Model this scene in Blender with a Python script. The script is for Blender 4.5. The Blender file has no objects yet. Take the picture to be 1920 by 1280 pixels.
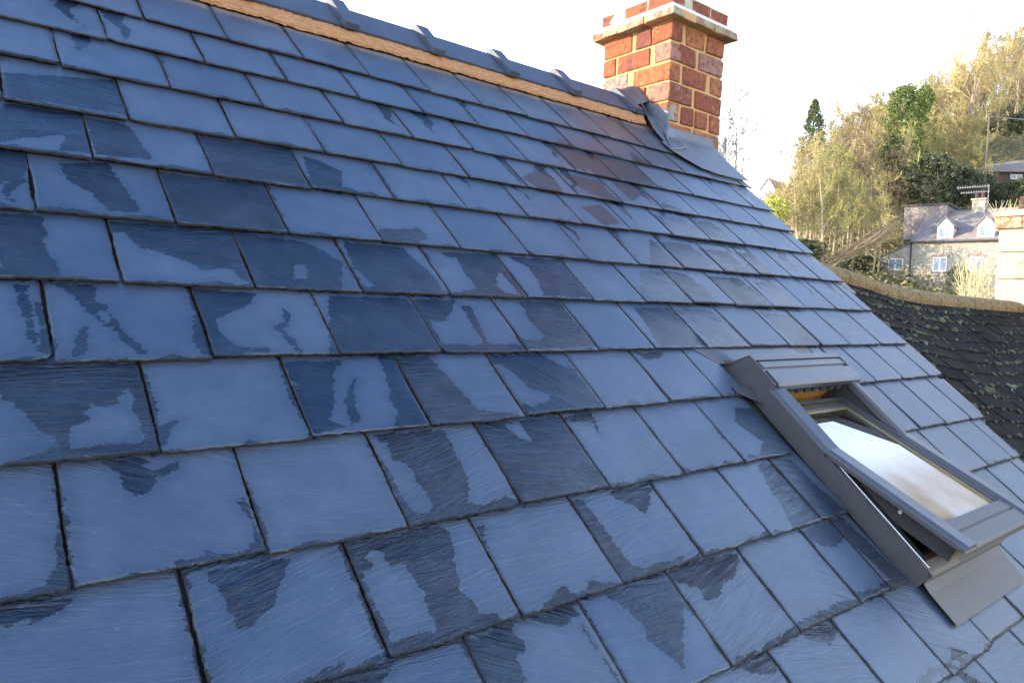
import bpy, math, random
import numpy as np
from mathutils import Vector, Matrix
R = math.radians
random.seed(7); rng = np.random.default_rng(7)
scene = bpy.context.scene
C = scene.collection

# ---------------------------------------------------------------- camera
cam_d = bpy.data.cameras.new('camera'); cam = bpy.data.objects.new('camera', cam_d); C.objects.link(cam)
CAM = Vector((-0.15215146, -2.42958101, -0.81929611))
RX = Vector((0.77502110, -0.63097321, 0.03485838))      # right
RY = Vector((0.00573020, 0.06217599, 0.99804875))       # up
RZ = Vector((-0.63190938, -0.77330909, 0.05180331))     # back
m = Matrix.Identity(4)
for i in range(3):
    m[i][0], m[i][1], m[i][2], m[i][3] = RX[i], RY[i], RZ[i], CAM[i]
cam.matrix_world = m
cam_d.sensor_fit = 'HORIZONTAL'; cam_d.sensor_width = 36.0
cam_d.lens = 1350.18 / 1920 * 36.0
cam_d.clip_start = 0.05; cam_d.clip_end = 3000
scene.camera = cam
scene.render.resolution_x, scene.render.resolution_y = 1024, 682

# ---------------------------------------------------------------- sky, sun, exposure
SUN_AZ = Vector((-0.80, 0.60, 0)); SUN_EL = R(17)
w = bpy.data.worlds.new('World'); scene.world = w; w.use_nodes = True
nt = w.node_tree; nt.nodes.clear()
out = nt.nodes.new('ShaderNodeOutputWorld'); bg = nt.nodes.new('ShaderNodeBackground')
sky = nt.nodes.new('ShaderNodeTexSky'); sky.sky_type = 'NISHITA'; sky.sun_disc = False
sky.sun_elevation = SUN_EL; sky.sun_rotation = math.atan2(SUN_AZ.x, SUN_AZ.y)
sky.air_density = 1.0; sky.dust_density = 0.8; sky.ozone_density = 4.5; sky.altitude = 100
# thin bright winter cloud low over the valley: blends into the clear sky with height
tc = nt.nodes.new('ShaderNodeTexCoord'); sep = nt.nodes.new('ShaderNodeSeparateXYZ')
mr = nt.nodes.new('ShaderNodeMapRange'); mr.interpolation_type = 'SMOOTHSTEP'
mr.inputs['From Min'].default_value = 0.10; mr.inputs['From Max'].default_value = 0.74
mr.inputs['To Min'].default_value = 0.9; mr.inputs['To Max'].default_value = 0.0
mix = nt.nodes.new('ShaderNodeMix'); mix.data_type = 'RGBA'
nt.links.new(tc.outputs['Generated'], sep.inputs[0]); nt.links.new(sep.outputs['Z'], mr.inputs['Value'])
nt.links.new(mr.outputs[0], mix.inputs['Factor'])
nt.links.new(sky.outputs[0], mix.inputs['A']); mix.inputs['B'].default_value = (4.2, 4.3, 4.5, 1)
nt.links.new(mix.outputs['Result'], bg.inputs[0]); nt.links.new(bg.outputs[0], out.inputs[0])
bg.inputs[1].default_value = 0.15
sd = bpy.data.lights.new('sun', 'SUN'); sd.energy = 2.0; sd.angle = R(0.5); sd.color = (1.0, 0.87, 0.68)
so = bpy.data.objects.new('sun', sd); C.objects.link(so)
sv = SUN_AZ.normalized() * math.cos(SUN_EL) + Vector((0, 0, math.sin(SUN_EL)))
so.rotation_euler = sv.to_track_quat('Z', 'Y').to_euler()
vs = scene.view_settings; vs.view_transform = 'Standard'; vs.look = 'None'; vs.gamma = 1.0; vs.use_curve_mapping = False
vs.exposure = 2.5

# ---------------------------------------------------------------- helpers
AL = R(41); CA, SA = math.cos(AL), math.sin(AL)
RM = np.array([[1, 0, 0], [0, CA, -SA], [0, SA, CA]])           # roof (along ridge, up slope, out) -> world
def roof_w(P): return np.asarray(P, float) @ RM.T
def tagp(o, label=None, cat=None, group=None, kind=None):
    if label: o['label'] = label
    if cat: o['category'] = cat
    if group: o['group'] = group
    if kind: o['kind'] = kind
    return o
WLOC = {}                                                               # world place of every Empty
def empty(name, loc=(0, 0, 0), parent=None):
    o = bpy.data.objects.new(name, None); C.objects.link(o); o.location = loc
    if parent: o.parent = parent; o.location = Vector(loc) - WLOC[parent.name]
    WLOC[o.name] = Vector(loc)
    return o
def mesh_obj(name, V, F, mat, parent=None, smooth=False, mats=None, fm=None):
    me = bpy.data.meshes.new(name)
    V = np.asarray(V, float)
    if parent is not None and parent.name in WLOC: V = V - np.array(WLOC[parent.name])
    me.from_pydata(V.tolist(), [], [list(map(int, f)) for f in F])
    for mm in (mats or [mat]): me.materials.append(mm)
    if fm is not None: me.polygons.foreach_set('material_index', np.asarray(fm, dtype=np.int32))
    if smooth: me.polygons.foreach_set('use_smooth', [True] * len(me.polygons))
    me.update()
    o = bpy.data.objects.new(name, me); C.objects.link(o)
    if parent:
        o.parent = parent
        if parent.name in WLOC: WLOC[o.name] = WLOC[parent.name]
    return o
class MB:
    def __init__(s): s.V = []; s.F = []; s.M = []; s.T = []
    def add(s, V, F, m=0, t=0.5):
        b = len(s.V); s.V += [tuple(map(float, v)) for v in V]; s.F += [[i + b for i in f] for f in F]
        s.M += [m] * len(F); s.T += [t] * len(F); return s
    def box(s, x0, x1, y0, y1, z0, z1, m=0, t=0.5):
        V = [(x0, y0, z0), (x1, y0, z0), (x1, y1, z0), (x0, y1, z0), (x0, y0, z1), (x1, y0, z1), (x1, y1, z1), (x0, y1, z1)]
        return s.add(V, [(3, 2, 1, 0), (4, 5, 6, 7), (0, 1, 5, 4), (1, 2, 6, 5), (2, 3, 7, 6), (3, 0, 4, 7)], m, t)
    def prism(s, prof, x0, x1, m=0, t=0.5):
        """closed profile of (y, z) extruded along x"""
        n = len(prof); V = [(x0, y, z) for y, z in prof] + [(x1, y, z) for y, z in prof]
        F = [(i, (i + 1) % n, n + (i + 1) % n, n + i) for i in range(n)] + [tuple(range(n))[::-1], tuple(range(n, 2 * n))]
        return s.add(V, F, m, t)
    def tube(s, pts, r, n=8, m=0):
        pts = [Vector(p) for p in pts]; V = []; F = []
        rs = r if isinstance(r, (list, tuple)) else [r] * len(pts)
        for i, p in enumerate(pts):
            d = (pts[min(i + 1, len(pts) - 1)] - pts[max(i - 1, 0)]).normalized()
            a = d.orthogonal().normalized(); b = d.cross(a)
            for k in range(n):
                an = 2 * math.pi * k / n; V.append(p + (a * math.cos(an) + b * math.sin(an)) * rs[i])
        for i in range(len(pts) - 1):
            for k in range(n): F.append((i * n + k, i * n + (k + 1) % n, (i + 1) * n + (k + 1) % n, (i + 1) * n + k))
        F.append(tuple(range(n))[::-1]); F.append(tuple(range((len(pts) - 1) * n, len(pts) * n)))
        return s.add(V, F, m)
    def build(s, name, mat, parent=None, xf=None, smooth=False, mats=None, bevel=0, tint=False):
        V = np.array(s.V)
        if xf is not None: V = xf(V)
        o = mesh_obj(name, V, s.F, mat, parent, smooth, mats, s.M)
        if tint:
            at = o.data.attributes.new('tint', 'FLOAT', 'FACE'); at.data.foreach_set('value', s.T)
        if bevel:
            b = o.modifiers.new('edge', 'BEVEL'); b.width = bevel; b.segments = 2; b.limit_method = 'ANGLE'
        return o

# ---- node shorthand
class N:
    def __init__(s, name):
        s.m = bpy.data.materials.new(name); s.m.use_nodes = True; s.t = s.m.node_tree; s.t.nodes.clear()
        s.out = s.n('ShaderNodeOutputMaterial'); s.b = s.n('ShaderNodeBsdfPrincipled'); s.l(s.b.outputs[0], s.out.inputs[0])
    def n(s, ty, **k):
        x = s.t.nodes.new(ty)
        for a, b in k.items(): setattr(x, a, b)
        return x
    def l(s, a, b): s.t.links.new(a, b)
    def val(s, x, sock):
        if isinstance(x, (int, float)): sock.default_value = x
        elif isinstance(x, tuple): sock.default_value = x if len(x) == 4 or sock.type == 'VECTOR' else (*x, 1)
        else: s.l(x, sock)
    def obj(s): return s.n('ShaderNodeTexCoord').outputs['Object']
    def uv(s): return s.n('ShaderNodeTexCoord').outputs['UV']
    def attr(s, name, o='Fac'): return s.n('ShaderNodeAttribute', attribute_name=name).outputs[o]
    def map(s, v, scale=(1, 1, 1), rot=(0, 0, 0)):
        x = s.n('ShaderNodeMapping'); s.l(v, x.inputs[0]); x.inputs['Scale'].default_value = scale; x.inputs['Rotation'].default_value = rot
        return x.outputs[0]
    def noise(s, v, scale, detail=4, rough=.55, dist=0, o='Fac'):
        x = s.n('ShaderNodeTexNoise'); s.l(v, x.inputs['Vector']); x.inputs['Scale'].default_value = scale
        x.inputs['Detail'].default_value = detail; x.inputs['Roughness'].default_value = rough; x.inputs['Distortion'].default_value = dist
        return x.outputs[o]
    def vor(s, v, scale, feature='F1', o='Distance'):
        x = s.n('ShaderNodeTexVoronoi', feature=feature); s.l(v, x.inputs['Vector']); x.inputs['Scale'].default_value = scale
        return x.outputs[o]
    def mth(s, op, a, b=0.0, c=None):
        x = s.n('ShaderNodeMath', operation=op); s.val(a, x.inputs[0]); s.val(b, x.inputs[1])
        if c is not None: s.val(c, x.inputs[2])
        return x.outputs[0]
    def rng(s, v, a, b, c=0.0, d=1.0, smooth=False):
        x = s.n('ShaderNodeMapRange'); s.l(v, x.inputs[0])
        if smooth: x.interpolation_type = 'SMOOTHSTEP'
        for i, q in zip((1, 2, 3, 4), (a, b, c, d)): x.inputs[i].default_value = q
        return x.outputs[0]
    def mix(s, f, a, b, mode='MIX'):
        x = s.n('ShaderNodeMix', data_type='RGBA', blend_type=mode); s.val(f, x.inputs['Factor'])
        s.val(a, x.inputs['A']); s.val(b, x.inputs['B']); return x.outputs['Result']
    def mixf(s, f, a, b):
        x = s.n('ShaderNodeMix', data_type='FLOAT'); s.val(f, x.inputs[0]); s.val(a, x.inputs[2]); s.val(b, x.inputs[3]); return x.outputs[0]
    def ramp(s, f, stops):
        x = s.n('ShaderNodeValToRGB'); s.l(f, x.inputs[0]); e = x.color_ramp.elements
        while len(e) < len(stops): e.new(0.5)
        for q, (p, c) in zip(e, stops): q.position = p; q.color = (*c, 1)
        return x.outputs[0]
    def bump(s, h, strength=.3, dist=.01, nrm=None):
        x = s.n('ShaderNodeBump'); s.l(h, x.inputs['Height']); x.inputs['Strength'].default_value = strength; x.inputs['Distance'].default_value = dist
        if nrm: s.l(nrm, x.inputs['Normal'])
        return x.outputs[0]
    def fin(s, col=None, rough=None, nrm=None, metal=None, spec=None):
        if col is not None: s.val(col, s.b.inputs['Base Color'])
        if rough is not None: s.val(rough, s.b.inputs['Roughness'])
        if nrm is not None: s.l(nrm, s.b.inputs['Normal'])
        if metal is not None: s.val(metal, s.b.inputs['Metallic'])
        if spec is not None: s.val(spec, s.b.inputs['Specular IOR Level'])
        return s.m
def plain(name, col, rough=.6, var=.15, scale=20, bump=.1, metal=0.0, bscale=None, bdist=.003):
    q = N(name); o = q.obj(); f = q.noise(o, scale, 5)
    c2 = tuple(max(0, x * (1 - var)) for x in col); c3 = tuple(min(1, x * (1 + var)) for x in col)
    g = q.noise(o, bscale or scale * 6, 3)
    return q.fin(q.ramp(f, [(.3, c2), (.7, c3)]), q.rng(f, .3, .7, rough * .88, min(1, rough * 1.1)), q.bump(g, bump, bdist), metal)

# ---------------------------------------------------------------- materials
def slate_mat():
    q = N('slate'); uv = q.uv(); ob = q.obj()
    wetf = q.attr('wet'); rnd = q.attr('rnd'); sta = q.attr('stain'); edge = q.attr('rim')
    jag = q.noise(q.map(uv, (1, 2.2, 1)), 26, 6, .7)
    jag2 = q.noise(ob, 140, 3, .6)
    wsum = q.mth('ADD', wetf, q.mth('MULTIPLY', q.mth('SUBTRACT', jag, .5), .035))
    wsum = q.mth('ADD', wsum, q.mth('MULTIPLY', q.mth('SUBTRACT', jag2, .5), .008))
    wet = q.mth('MULTIPLY', q.rng(wsum, -.0008, .0012), q.rng(q.noise(ob, 11, 5, .6), .35, .62, .80, 1.0))
    wet = q.mth('MAXIMUM', wet, q.rng(q.mth('ADD', wsum, q.mth('MULTIPLY', q.noise(ob, 30, 4, .6), .012)), -.022, .004, 0, .20, True))
    # riven relief
    r1 = q.noise(q.map(uv, (3.0, 17, 1)), 3.2, 7, .62, 1.1)
    r2 = q.noise(q.map(uv, (6, 60, 1)), 4.0, 4, .6, .6)
    flake = q.vor(q.map(uv, (2.2, 7, 1)), 3.0, 'DISTANCE_TO_EDGE')
    fl = q.rng(q.noise(q.map(uv, (1.6, 6, 1)), 2.1, 5, .75, 1.8), .56, .575)
    grain = q.noise(ob, 420, 2, .6)
    rough_amt = q.rng(q.mth('FRACT', q.mth('MULTIPLY', rnd, 7.3)), 0, 1, .35, 1.5)
    h = q.mth('ADD', q.mth('MULTIPLY', r1, 1.0), q.mth('MULTIPLY', r2, .38))
    h = q.mth('ADD', h, q.mth('MULTIPLY', fl, .10))
    h = q.mth('MULTIPLY', h, rough_amt)
    h = q.mth('ADD', h, q.mth('MULTIPLY', grain, .035))
    # colour
    base = q.ramp(rnd, [(0, (.020, .030, .050)), (.45, (.032, .046, .073)), (.80, (.044, .054, .076)), (.86, (.046, .046, .050)), (1, (.046, .044, .048))])
    big = q.noise(ob, 5, 4); base = q.mix(q.rng(big, .35, .7, 0, .4), base, (.105, .122, .148))
    mot = q.noise(ob, 13, 6, .7); base = q.mix(q.rng(mot, .38, .62, .45, 0), base, (.028, .038, .056))
    speck = q.rng(q.noise(ob, 330, 2, .5), .68, .78); base = q.mix(q.mth('MULTIPLY', speck, .35), base, (.34, .36, .38))
    scuff = q.rng(q.noise(q.map(uv, (4, 9, 1)), 9, 6, .7, 2.5), .66, .74); base = q.mix(q.mth('MULTIPLY', scuff, .30), base, (.30, .33, .37))
    veins = q.rng(q.noise(q.map(uv, (2, 22, 1)), 5, 5, .7, 2.0), .40, .36); base = q.mix(q.mth('MULTIPLY', veins, .25), base, (.05, .06, .075))
    brown = q.rng(q.mth('ADD', sta, q.mth('MULTIPLY', q.mth('SUBTRACT', jag, .5), .03)), -.002, .003)
    base = q.mix(q.mth('MULTIPLY', brown, .95), base, (.036, .024, .021))
    lime = q.attr('lime'); ls = q.noise(q.map(ob, (60, 6, 6)), 2.0, 5, .7); base = q.mix(q.rng(q.mth('ADD', lime, q.mth('MULTIPLY', q.mth('SUBTRACT', ls, .5), 1.6)), .35, .9, 0, .8), base, (.26, .19, .13))
    base = q.mix(q.rng(edge, .0, 1.0, 0, .8), base, (.030, .026, .024))
    wetc = q.mix(1.0, base, (.15, .20, .28), 'MULTIPLY')
    col = q.mix(wet, base, wetc)
    rough = q.mth('MAXIMUM', q.mixf(wet, .42, .16), q.mth('MULTIPLY', edge, .75))
    mn = q.n('ShaderNodeMix', data_type='VECTOR'); q.l(wet, mn.inputs[0]); q.l(q.bump(h, 1.0, .0018), mn.inputs[4]); q.l(q.bump(h, 1.0, .0058), mn.inputs[5]); b = mn.outputs[1]
    q.fin(col, rough, b, spec=q.mth('MULTIPLY', q.mixf(wet, 1.0, .55), q.mth('SUBTRACT', 1.0, q.mth('MULTIPLY', brown, .55)))); q.b.inputs['Specular Tint'].default_value = (.76, .88, 1.0, 1)
    return q.m
MAT = {}
MAT['slate'] = slate_mat()
MAT['slate_edge'] = plain('slate edge', (.045, .036, .032), .9, .5, 60, .5)
MAT['felt'] = plain('roofing felt', (.012, .012, .014), .95)
def mortar_mat(name, a, b, c):
    q = N(name); o = q.obj(); f = q.noise(q.map(o, (6, 30, 30)), 4, 6, .65); g = q.noise(o, 180, 4)
    return q.fin(q.mix(q.rng(g, .3, .7, 0, .4), q.ramp(f, [(.3, a), (.5, b), (.72, c)]), (.5, .42, .3)), .95, q.bump(g, .6, .004))
MAT['ridge_mortar'] = mortar_mat('ridge mortar', (.28, .075, .006), (.38, .125, .014), (.50, .26, .09))
MAT['brick_mortar'] = mortar_mat('brick mortar', (.48, .22, .045), (.56, .29, .075), (.50, .34, .16))
def cap_mat():
    q = N('lichened cap bricks'); o = q.obj(); t = q.attr('tint'); f = q.noise(o, 16, 6, .7); g = q.noise(o, 90, 4, .6)
    c = q.mix(q.rng(f, .42, .58), q.ramp(t, [(0, (.20, .07, .04)), (1, (.34, .16, .09))]), (.42, .36, .22)); c = q.mix(q.rng(g, .58, .7, 0, .6), c, (.20, .20, .12))
    return q.fin(c, .92, q.bump(q.mth('ADD', f, g), 1.0, .012))
MAT['cap'] = cap_mat()
MAT['fillet'] = plain('pale mortar fillet', (.72, .64, .58), .9, .12, 30, .4)
def brick_mat():
    q = N('brick'); t = q.attr('tint'); o = q.obj()
    f = q.noise(o, 38, 6, .65); g = q.noise(o, 160, 4, .6)
    c = q.ramp(t, [(0, (.055, .03, .025)), (.15, (.14, .06, .045)), (.35, (.26, .065, .032)), (.6, (.34, .085, .032)), (.78, (.44, .155, .045)), (.9, (.38, .20, .15)), (1, (.42, .30, .23))])
    c = q.mix(q.rng(f, .46, .62, 0, .75), c, (.12, .045, .03))
    c = q.mix(q.rng(g, .60, .75, 0, .35), c, (.52, .32, .16)); sm_ = q.noise(o, 22, 7, .75, .8); c = q.mix(q.rng(sm_, .58, .66, 0, .75), c, (.50, .28, .11)); c = q.mix(q.rng(q.noise(o, 12, 5, .7), .60, .72, 0, .8), c, (.05, .035, .03))
    h = q.mth('ADD', f, q.mth('MULTIPLY', g, .6))
    return q.fin(c, .88, q.bump(h, 1.0, .012))
MAT['brick'] = brick_mat()
MAT['lead'] = plain('lead sheet', (.13, .14, .16), .5, .25, 9, .25, .35, 30, .004)
MAT['lead_pale'] = plain('lead apron', (.13, .135, .145), .55, .2, 8, .3, .2, 25, .004)
MAT['ridge_clay'] = plain('blue black ridge clay', (.050, .058, .080), .6, .2, 14, .25)
MAT['alu'] = plain('grey coated aluminium', (.070, .068, .070), .45, .08, 30, .08, .2)
MAT['alu_top'] = plain('pale grey aluminium cover', (.095, .093, .098), .36, .06, 30, .05, .35)
MAT['apron'] = plain('aluminium apron', (.135, .122, .105), .6, .05, 60, .2, .1, 300)
MAT['bead'] = plain('bright metal bead', (.75, .78, .78), .25, .05, 20, .02, .8)
MAT['foam'] = plain('dark grey sash side', (.035, .034, .034), .85, .3, 60, .4)
MAT['pine'] = plain('orange pine', (.55, .25, .07), .45, .2, 12, .15)
MAT['pine_pale'] = plain('pale lacquered pine', (.20, .16, .08), .4, .2, 12, .1)
MAT['gasket'] = plain('rubber gasket', (.03, .03, .03), .6)
def glass_mat():
    q = N('window glass'); o = q.obj()
    tr = q.n('ShaderNodeBsdfTransparent'); tr.inputs[0].default_value = (.74, .76, .70, 1)
    gl = q.n('ShaderNodeBsdfGlossy'); gl.inputs['Roughness'].default_value = .02
    fr = q.n('ShaderNodeFresnel'); fr.inputs[0].default_value = 2.3
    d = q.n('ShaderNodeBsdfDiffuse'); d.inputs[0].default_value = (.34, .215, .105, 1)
    ms = q.n('ShaderNodeMixShader'); q.l(q.rng(fr.outputs[0], 0, .45, .22, .70), ms.inputs[0]); q.l(tr.outputs[0], ms.inputs[1]); q.l(gl.outputs[0], ms.inputs[2])
    sp = q.n('ShaderNodeSeparateXYZ'); q.l(o, sp.inputs[0])                # tan diffuse tint, patchy and denser low on the pane
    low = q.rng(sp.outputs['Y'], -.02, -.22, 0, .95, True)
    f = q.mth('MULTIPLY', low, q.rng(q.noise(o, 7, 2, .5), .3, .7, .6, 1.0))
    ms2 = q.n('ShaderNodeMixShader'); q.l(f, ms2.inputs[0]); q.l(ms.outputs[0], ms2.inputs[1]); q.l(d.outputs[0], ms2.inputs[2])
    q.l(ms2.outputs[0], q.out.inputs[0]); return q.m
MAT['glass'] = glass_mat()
MAT['dark_room'] = plain('room interior', (.06, .05, .04), .9, .1, 5, 0)
WET = """
w -62,-1108 20,-1096 14,-1160 28,-1183 32,-1227 -28,-1233 -68,-1236
d -66,-1183 -39,-1210 -67,-1217
w 159,-1075 377,-1042 377,-1229 351,-1213 347,-1185 317,-1177 286,-1191 260,-1165 199,-1132 177,-1129
w 380,-1048 538,-1059 559,-1076 606,-1130 568,-1237 385,-1228
d 489,-1148 513,-1152 500,-1202 470,-1205
w -33,-1247 -20,-1250 -18,-1305 -16,-1348 -14,-1402 -20,-1406 -23,-1348 -28,-1305
w -7,-1286 0,-1295 5,-1422 -12,-1418 -3,-1356
w 21,-1240 83,-1243 81,-1282 98,-1305 113,-1364 107,-1364 94,-1314 75,-1292 80,-1319 92,-1351 121,-1382 145,-1426 132,-1421 83,-1337 54,-1279 36,-1251
w 58,-1347 61,-1356 49,-1424 34,-1423 44,-1382
w 247,-1248 245,-1324 227,-1382 231,-1424 253,-1429
w 251,-1242 376,-1248 357,-1279 315,-1307 270,-1329 274,-1382 300,-1411 355,-1422 253,-1429
w 419,-1293 427,-1309 415,-1346 397,-1357 420,-1428 407,-1423 384,-1352 413,-1336
w -52,-1437 125,-1440 123,-1500 99,-1498 82,-1513 84,-1532 45,-1525 31,-1549 42,-1558 12,-1576 5,-1619 -1,-1618 2,-1588 -20,-1582 -35,-1547 -55,-1514 -79,-1480 -78,-1458
w 115,-1499 125,-1500 127,-1635 -38,-1623 -10,-1617 58,-1616 104,-1618 114,-1601 111,-1560 103,-1545
w 129,-1443 137,-1528 133,-1585 164,-1573 147,-1594 137,-1622 130,-1628
w 379,-1446 496,-1445 465,-1483 441,-1556 415,-1602 436,-1617 375,-1631 366,-1550 367,-1501 390,-1525 383,-1493
w 762,-984 896,-964 898,-1011 757,-1037
w 645,-1044 804,-1049 824,-1101 841,-1135 847,-1190 837,-1235 632,-1233 657,-1216 648,-1179 634,-1154
w 924,-1054 1114,-1039 1123,-1223 1099,-1210 1090,-1128 1074,-1122 1033,-1185 1045,-1227 870,-1233 963,-1204 958,-1147 967,-1071 940,-1067
w 1168,-1050 1364,-1041 1376,-1218 1184,-1220 1208,-1150 1207,-1086
w 538,-1251 735,-1247 744,-1429 478,-1429
w 744,-1249 874,-1246 845,-1284 805,-1323 760,-1324 758,-1360 755,-1407 873,-1414 879,-1384 877,-1347 884,-1269 907,-1268 901,-1321 889,-1384 889,-1414 963,-1409 996,-1422 988,-1434 749,-1429
w 1085,-1243 1231,-1241 1250,-1419 999,-1425 978,-1384 1042,-1404 1085,-1384 1081,-1351 1076,-1310 1091,-1275
w 588,-1437 618,-1438 620,-1627 543,-1628 569,-1585 563,-1561 576,-1518 584,-1468
w 507,-1500 488,-1532 474,-1612 455,-1614 467,-1558 495,-1513
w 626,-1438 706,-1440 718,-1484 732,-1532 745,-1580 748,-1610 857,-1625 625,-1625 613,-1520
w 869,-1441 1030,-1441 1081,-1493 1107,-1500 1116,-1609 1123,-1624 875,-1629 878,-1590 895,-1613 965,-1597 974,-1575 929,-1550 919,-1504 896,-1468 873,-1461
w 1390,-1442 1502,-1448 1460,-1469 1410,-1464
w 496,-1640 644,-1639 650,-1662 643,-1719 512,-1702 515,-1660
w 729,-1638 976,-1639 977,-1765 732,-1732
d 808,-1641 848,-1640 847,-1699 823,-1682
w 976,-1639 1073,-1634 1073,-1650 1054,-1692 1058,-1655 1000,-1654
w 532,-1692 645,-1707 644,-1741 636,-1782 613,-1819 640,-1830 695,-1821 735,-1837 485,-1842 507,-1826 542,-1814 546,-1787 540,-1759 540,-1726
w 482,-1685 491,-1719 489,-1758 496,-1817 507,-1826 485,-1842
w 731,-1718 976,-1751 978,-1838 735,-1837
w 359,-1845 542,-1852 551,-1864 534,-1921 520,-1972 535,-2011 528,-2019 587,-2044 605,-2045 364,-2042 374,-2020 440,-2025 453,-2026 455,-1993 458,-1950 448,-1905 422,-1896 421,-1875 397,-1860 382,-1877 396,-1890 389,-1898 371,-1897 370,-1955 375,-2012 366,-2018
w 616,-1866 629,-1865 612,-1888 612,-1917 609,-1902
w 643,-2047 672,-2034 724,-2019 723,-2033 776,-2040 762,-2047 613,-2045
w 854,-1849 887,-1853 893,-1908 893,-1975 898,-2020 951,-2033 1046,-2030 1033,-2044 860,-2042
w 967,-1846 1098,-1848 1089,-1866 1028,-1916 1015,-1891 990,-1873
w 272,-2039 364,-2045 342,-2070 319,-2066 269,-2050
w 484,-2049 585,-2053 576,-2063 595,-2081 588,-2092 568,-2095 561,-2119 561,-2142 491,-2120
w 631,-2053 725,-2049 723,-2071 678,-2074 664,-2065
w 723,-2071 720,-2117 728,-2164 729,-2196 724,-2169 721,-2104
w 813,-2053 977,-2047 990,-2090 873,-2215 864,-2189 839,-2151 850,-2127 834,-2087
w 53,-1640 116,-1640 101,-1655 113,-1671 152,-1652 147,-1665 114,-1681 107,-1693 98,-1704 84,-1704 72,-1687 74,-1661
w 221,-1739 233,-1737 238,-1842 104,-1837 119,-1829 154,-1832 159,-1821 166,-1832 217,-1831 229,-1815 231,-1777
w -22,-1759 -17,-1763 -10,-1841 -95,-1839 -66,-1835 -38,-1829 -27,-1809 -18,-1795
w -95,-1844 -7,-1847 -16,-1855 -37,-1864 -54,-1867 -53,-1857 -79,-1867
w 155,-1851 271,-1852 260,-1871 245,-1885 226,-1924 201,-1933 178,-1940 170,-1933 180,-1930 172,-1915
w 116,-1948 123,-1980 114,-2001 109,-1971
w 236,-2039 291,-2031 283,-2054
w 70,-858 158,-834 180,-930 195,-1009 141,-1019 116,-962 77,-915
w 261,-842 504,-835 505,-1023 264,-1034
w -51,-847 5,-843 7,-907 -21,-938 -57,-982
w -4,-650 128,-646 130,-814 73,-824 97,-739 -50,-827 -45,-702
w 135,-651 226,-658 237,-739 252,-809 140,-818
w 387,-644 626,-638 630,-822 386,-826
w 659,-664 704,-687 749,-719 711,-829 630,-822
w -60,-1055 20,-1046 22,-1095 -62,-1108
w 132,-1044 266,-1040 504,-1026 133,-1082
w -10,-519 228,-445 227,-625 -16,-632
w 1526,-1859 1679,-1856 1690,-1954 1714,-2039 1553,-2036 1453,-2042 1483,-1986 1496,-1934
w 1474,-2052 1695,-2052 1720,-2212 1734,-2246 1603,-2253 1494,-2248 1481,-2222 1594,-2241 1669,-2231 1658,-2178 1633,-2095 1565,-2116 1522,-2097
w 1005,-2037 1224,-2054 1157,-2098 1119,-2097 1071,-2126 1035,-2121 1043,-2095 984,-2060
w 1083,-2244 1223,-2230 1433,-2232 1462,-2235 1487,-2246 994,-2249 1021,-2240
w 1234,-2249 1353,-2254 1354,-2275 1293,-2286 1248,-2265
w 1024,-2258 1107,-2255 1097,-2284 1052,-2281
w 1676,-2410 1720,-2436 1621,-2433 1703,-2505 1652,-2488 1603,-2431 1544,-2422 1459,-2427 1504,-2438 1644,-2431
w 1622,-1673 1712,-1673 1711,-1845 1552,-1836 1616,-1795 1593,-1755 1577,-1715
s 1859,-277 2081,-271 2084,-309 2067,-457 1960,-436 1944,-376 1904,-432 1847,-410
s 2112,-272 2206,-266 2191,-442 2090,-446
s 2218,-273 2350,-269 2313,-448 2187,-457
s 1935,-195 1970,-254 1871,-259
s 1779,-490 1947,-494 1928,-568 1954,-640 1820,-608 1779,-558
s 2050,-488 2198,-473 2142,-541 2050,-595
s 1501,-582 1654,-486 1656,-553 1637,-631 1540,-636
s 1705,-720 1821,-682 1826,-784 1730,-804
s 2416,-155 2453,-210 2459,-256 2361,-255
w 2251,-578 2360,-609 2432,-648 2362,-652 2235,-632
w 2118,-678 2256,-678 2333,-682 2335,-840 2202,-845 2096,-829
w 2362,-677 2515,-669 2547,-724 2558,-848 2340,-843
w 1950,-856 1968,-876 1962,-1030 1800,-1032
w 1983,-867 2185,-863 2198,-921 2215,-1036 1985,-1028
w 2222,-881 2418,-881 2420,-958 2423,-1041 2241,-1034
w 2477,-874 2611,-875 2600,-956 2600,-1050 2442,-1047
w 1722,-1065 1839,-1054 1854,-1217 1591,-1222
w 1860,-1052 1965,-1057 2004,-1133 1992,-1230 1876,-1222
w 2099,-1059 2313,-1057 2335,-1140 2321,-1231 2122,-1231 2100,-1154
w 2396,-1072 2539,-1069 2540,-1144 2541,-1237 2374,-1235
w 1543,-1252 1719,-1246 1736,-1423 1506,-1426
w 1739,-1251 1929,-1250 1963,-1351 1972,-1427 1761,-1429
w 2238,-1253 2411,-1268 2423,-1348 2425,-1439 2241,-1430
"""

# ================================================================ the slated house
house = empty('slate_roofed_house', (1.0, 0.33, -8.0))
tagp(house, 'house with wet blue slate roof, roof window and red brick chimney, filling the foreground', 'house')

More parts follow.
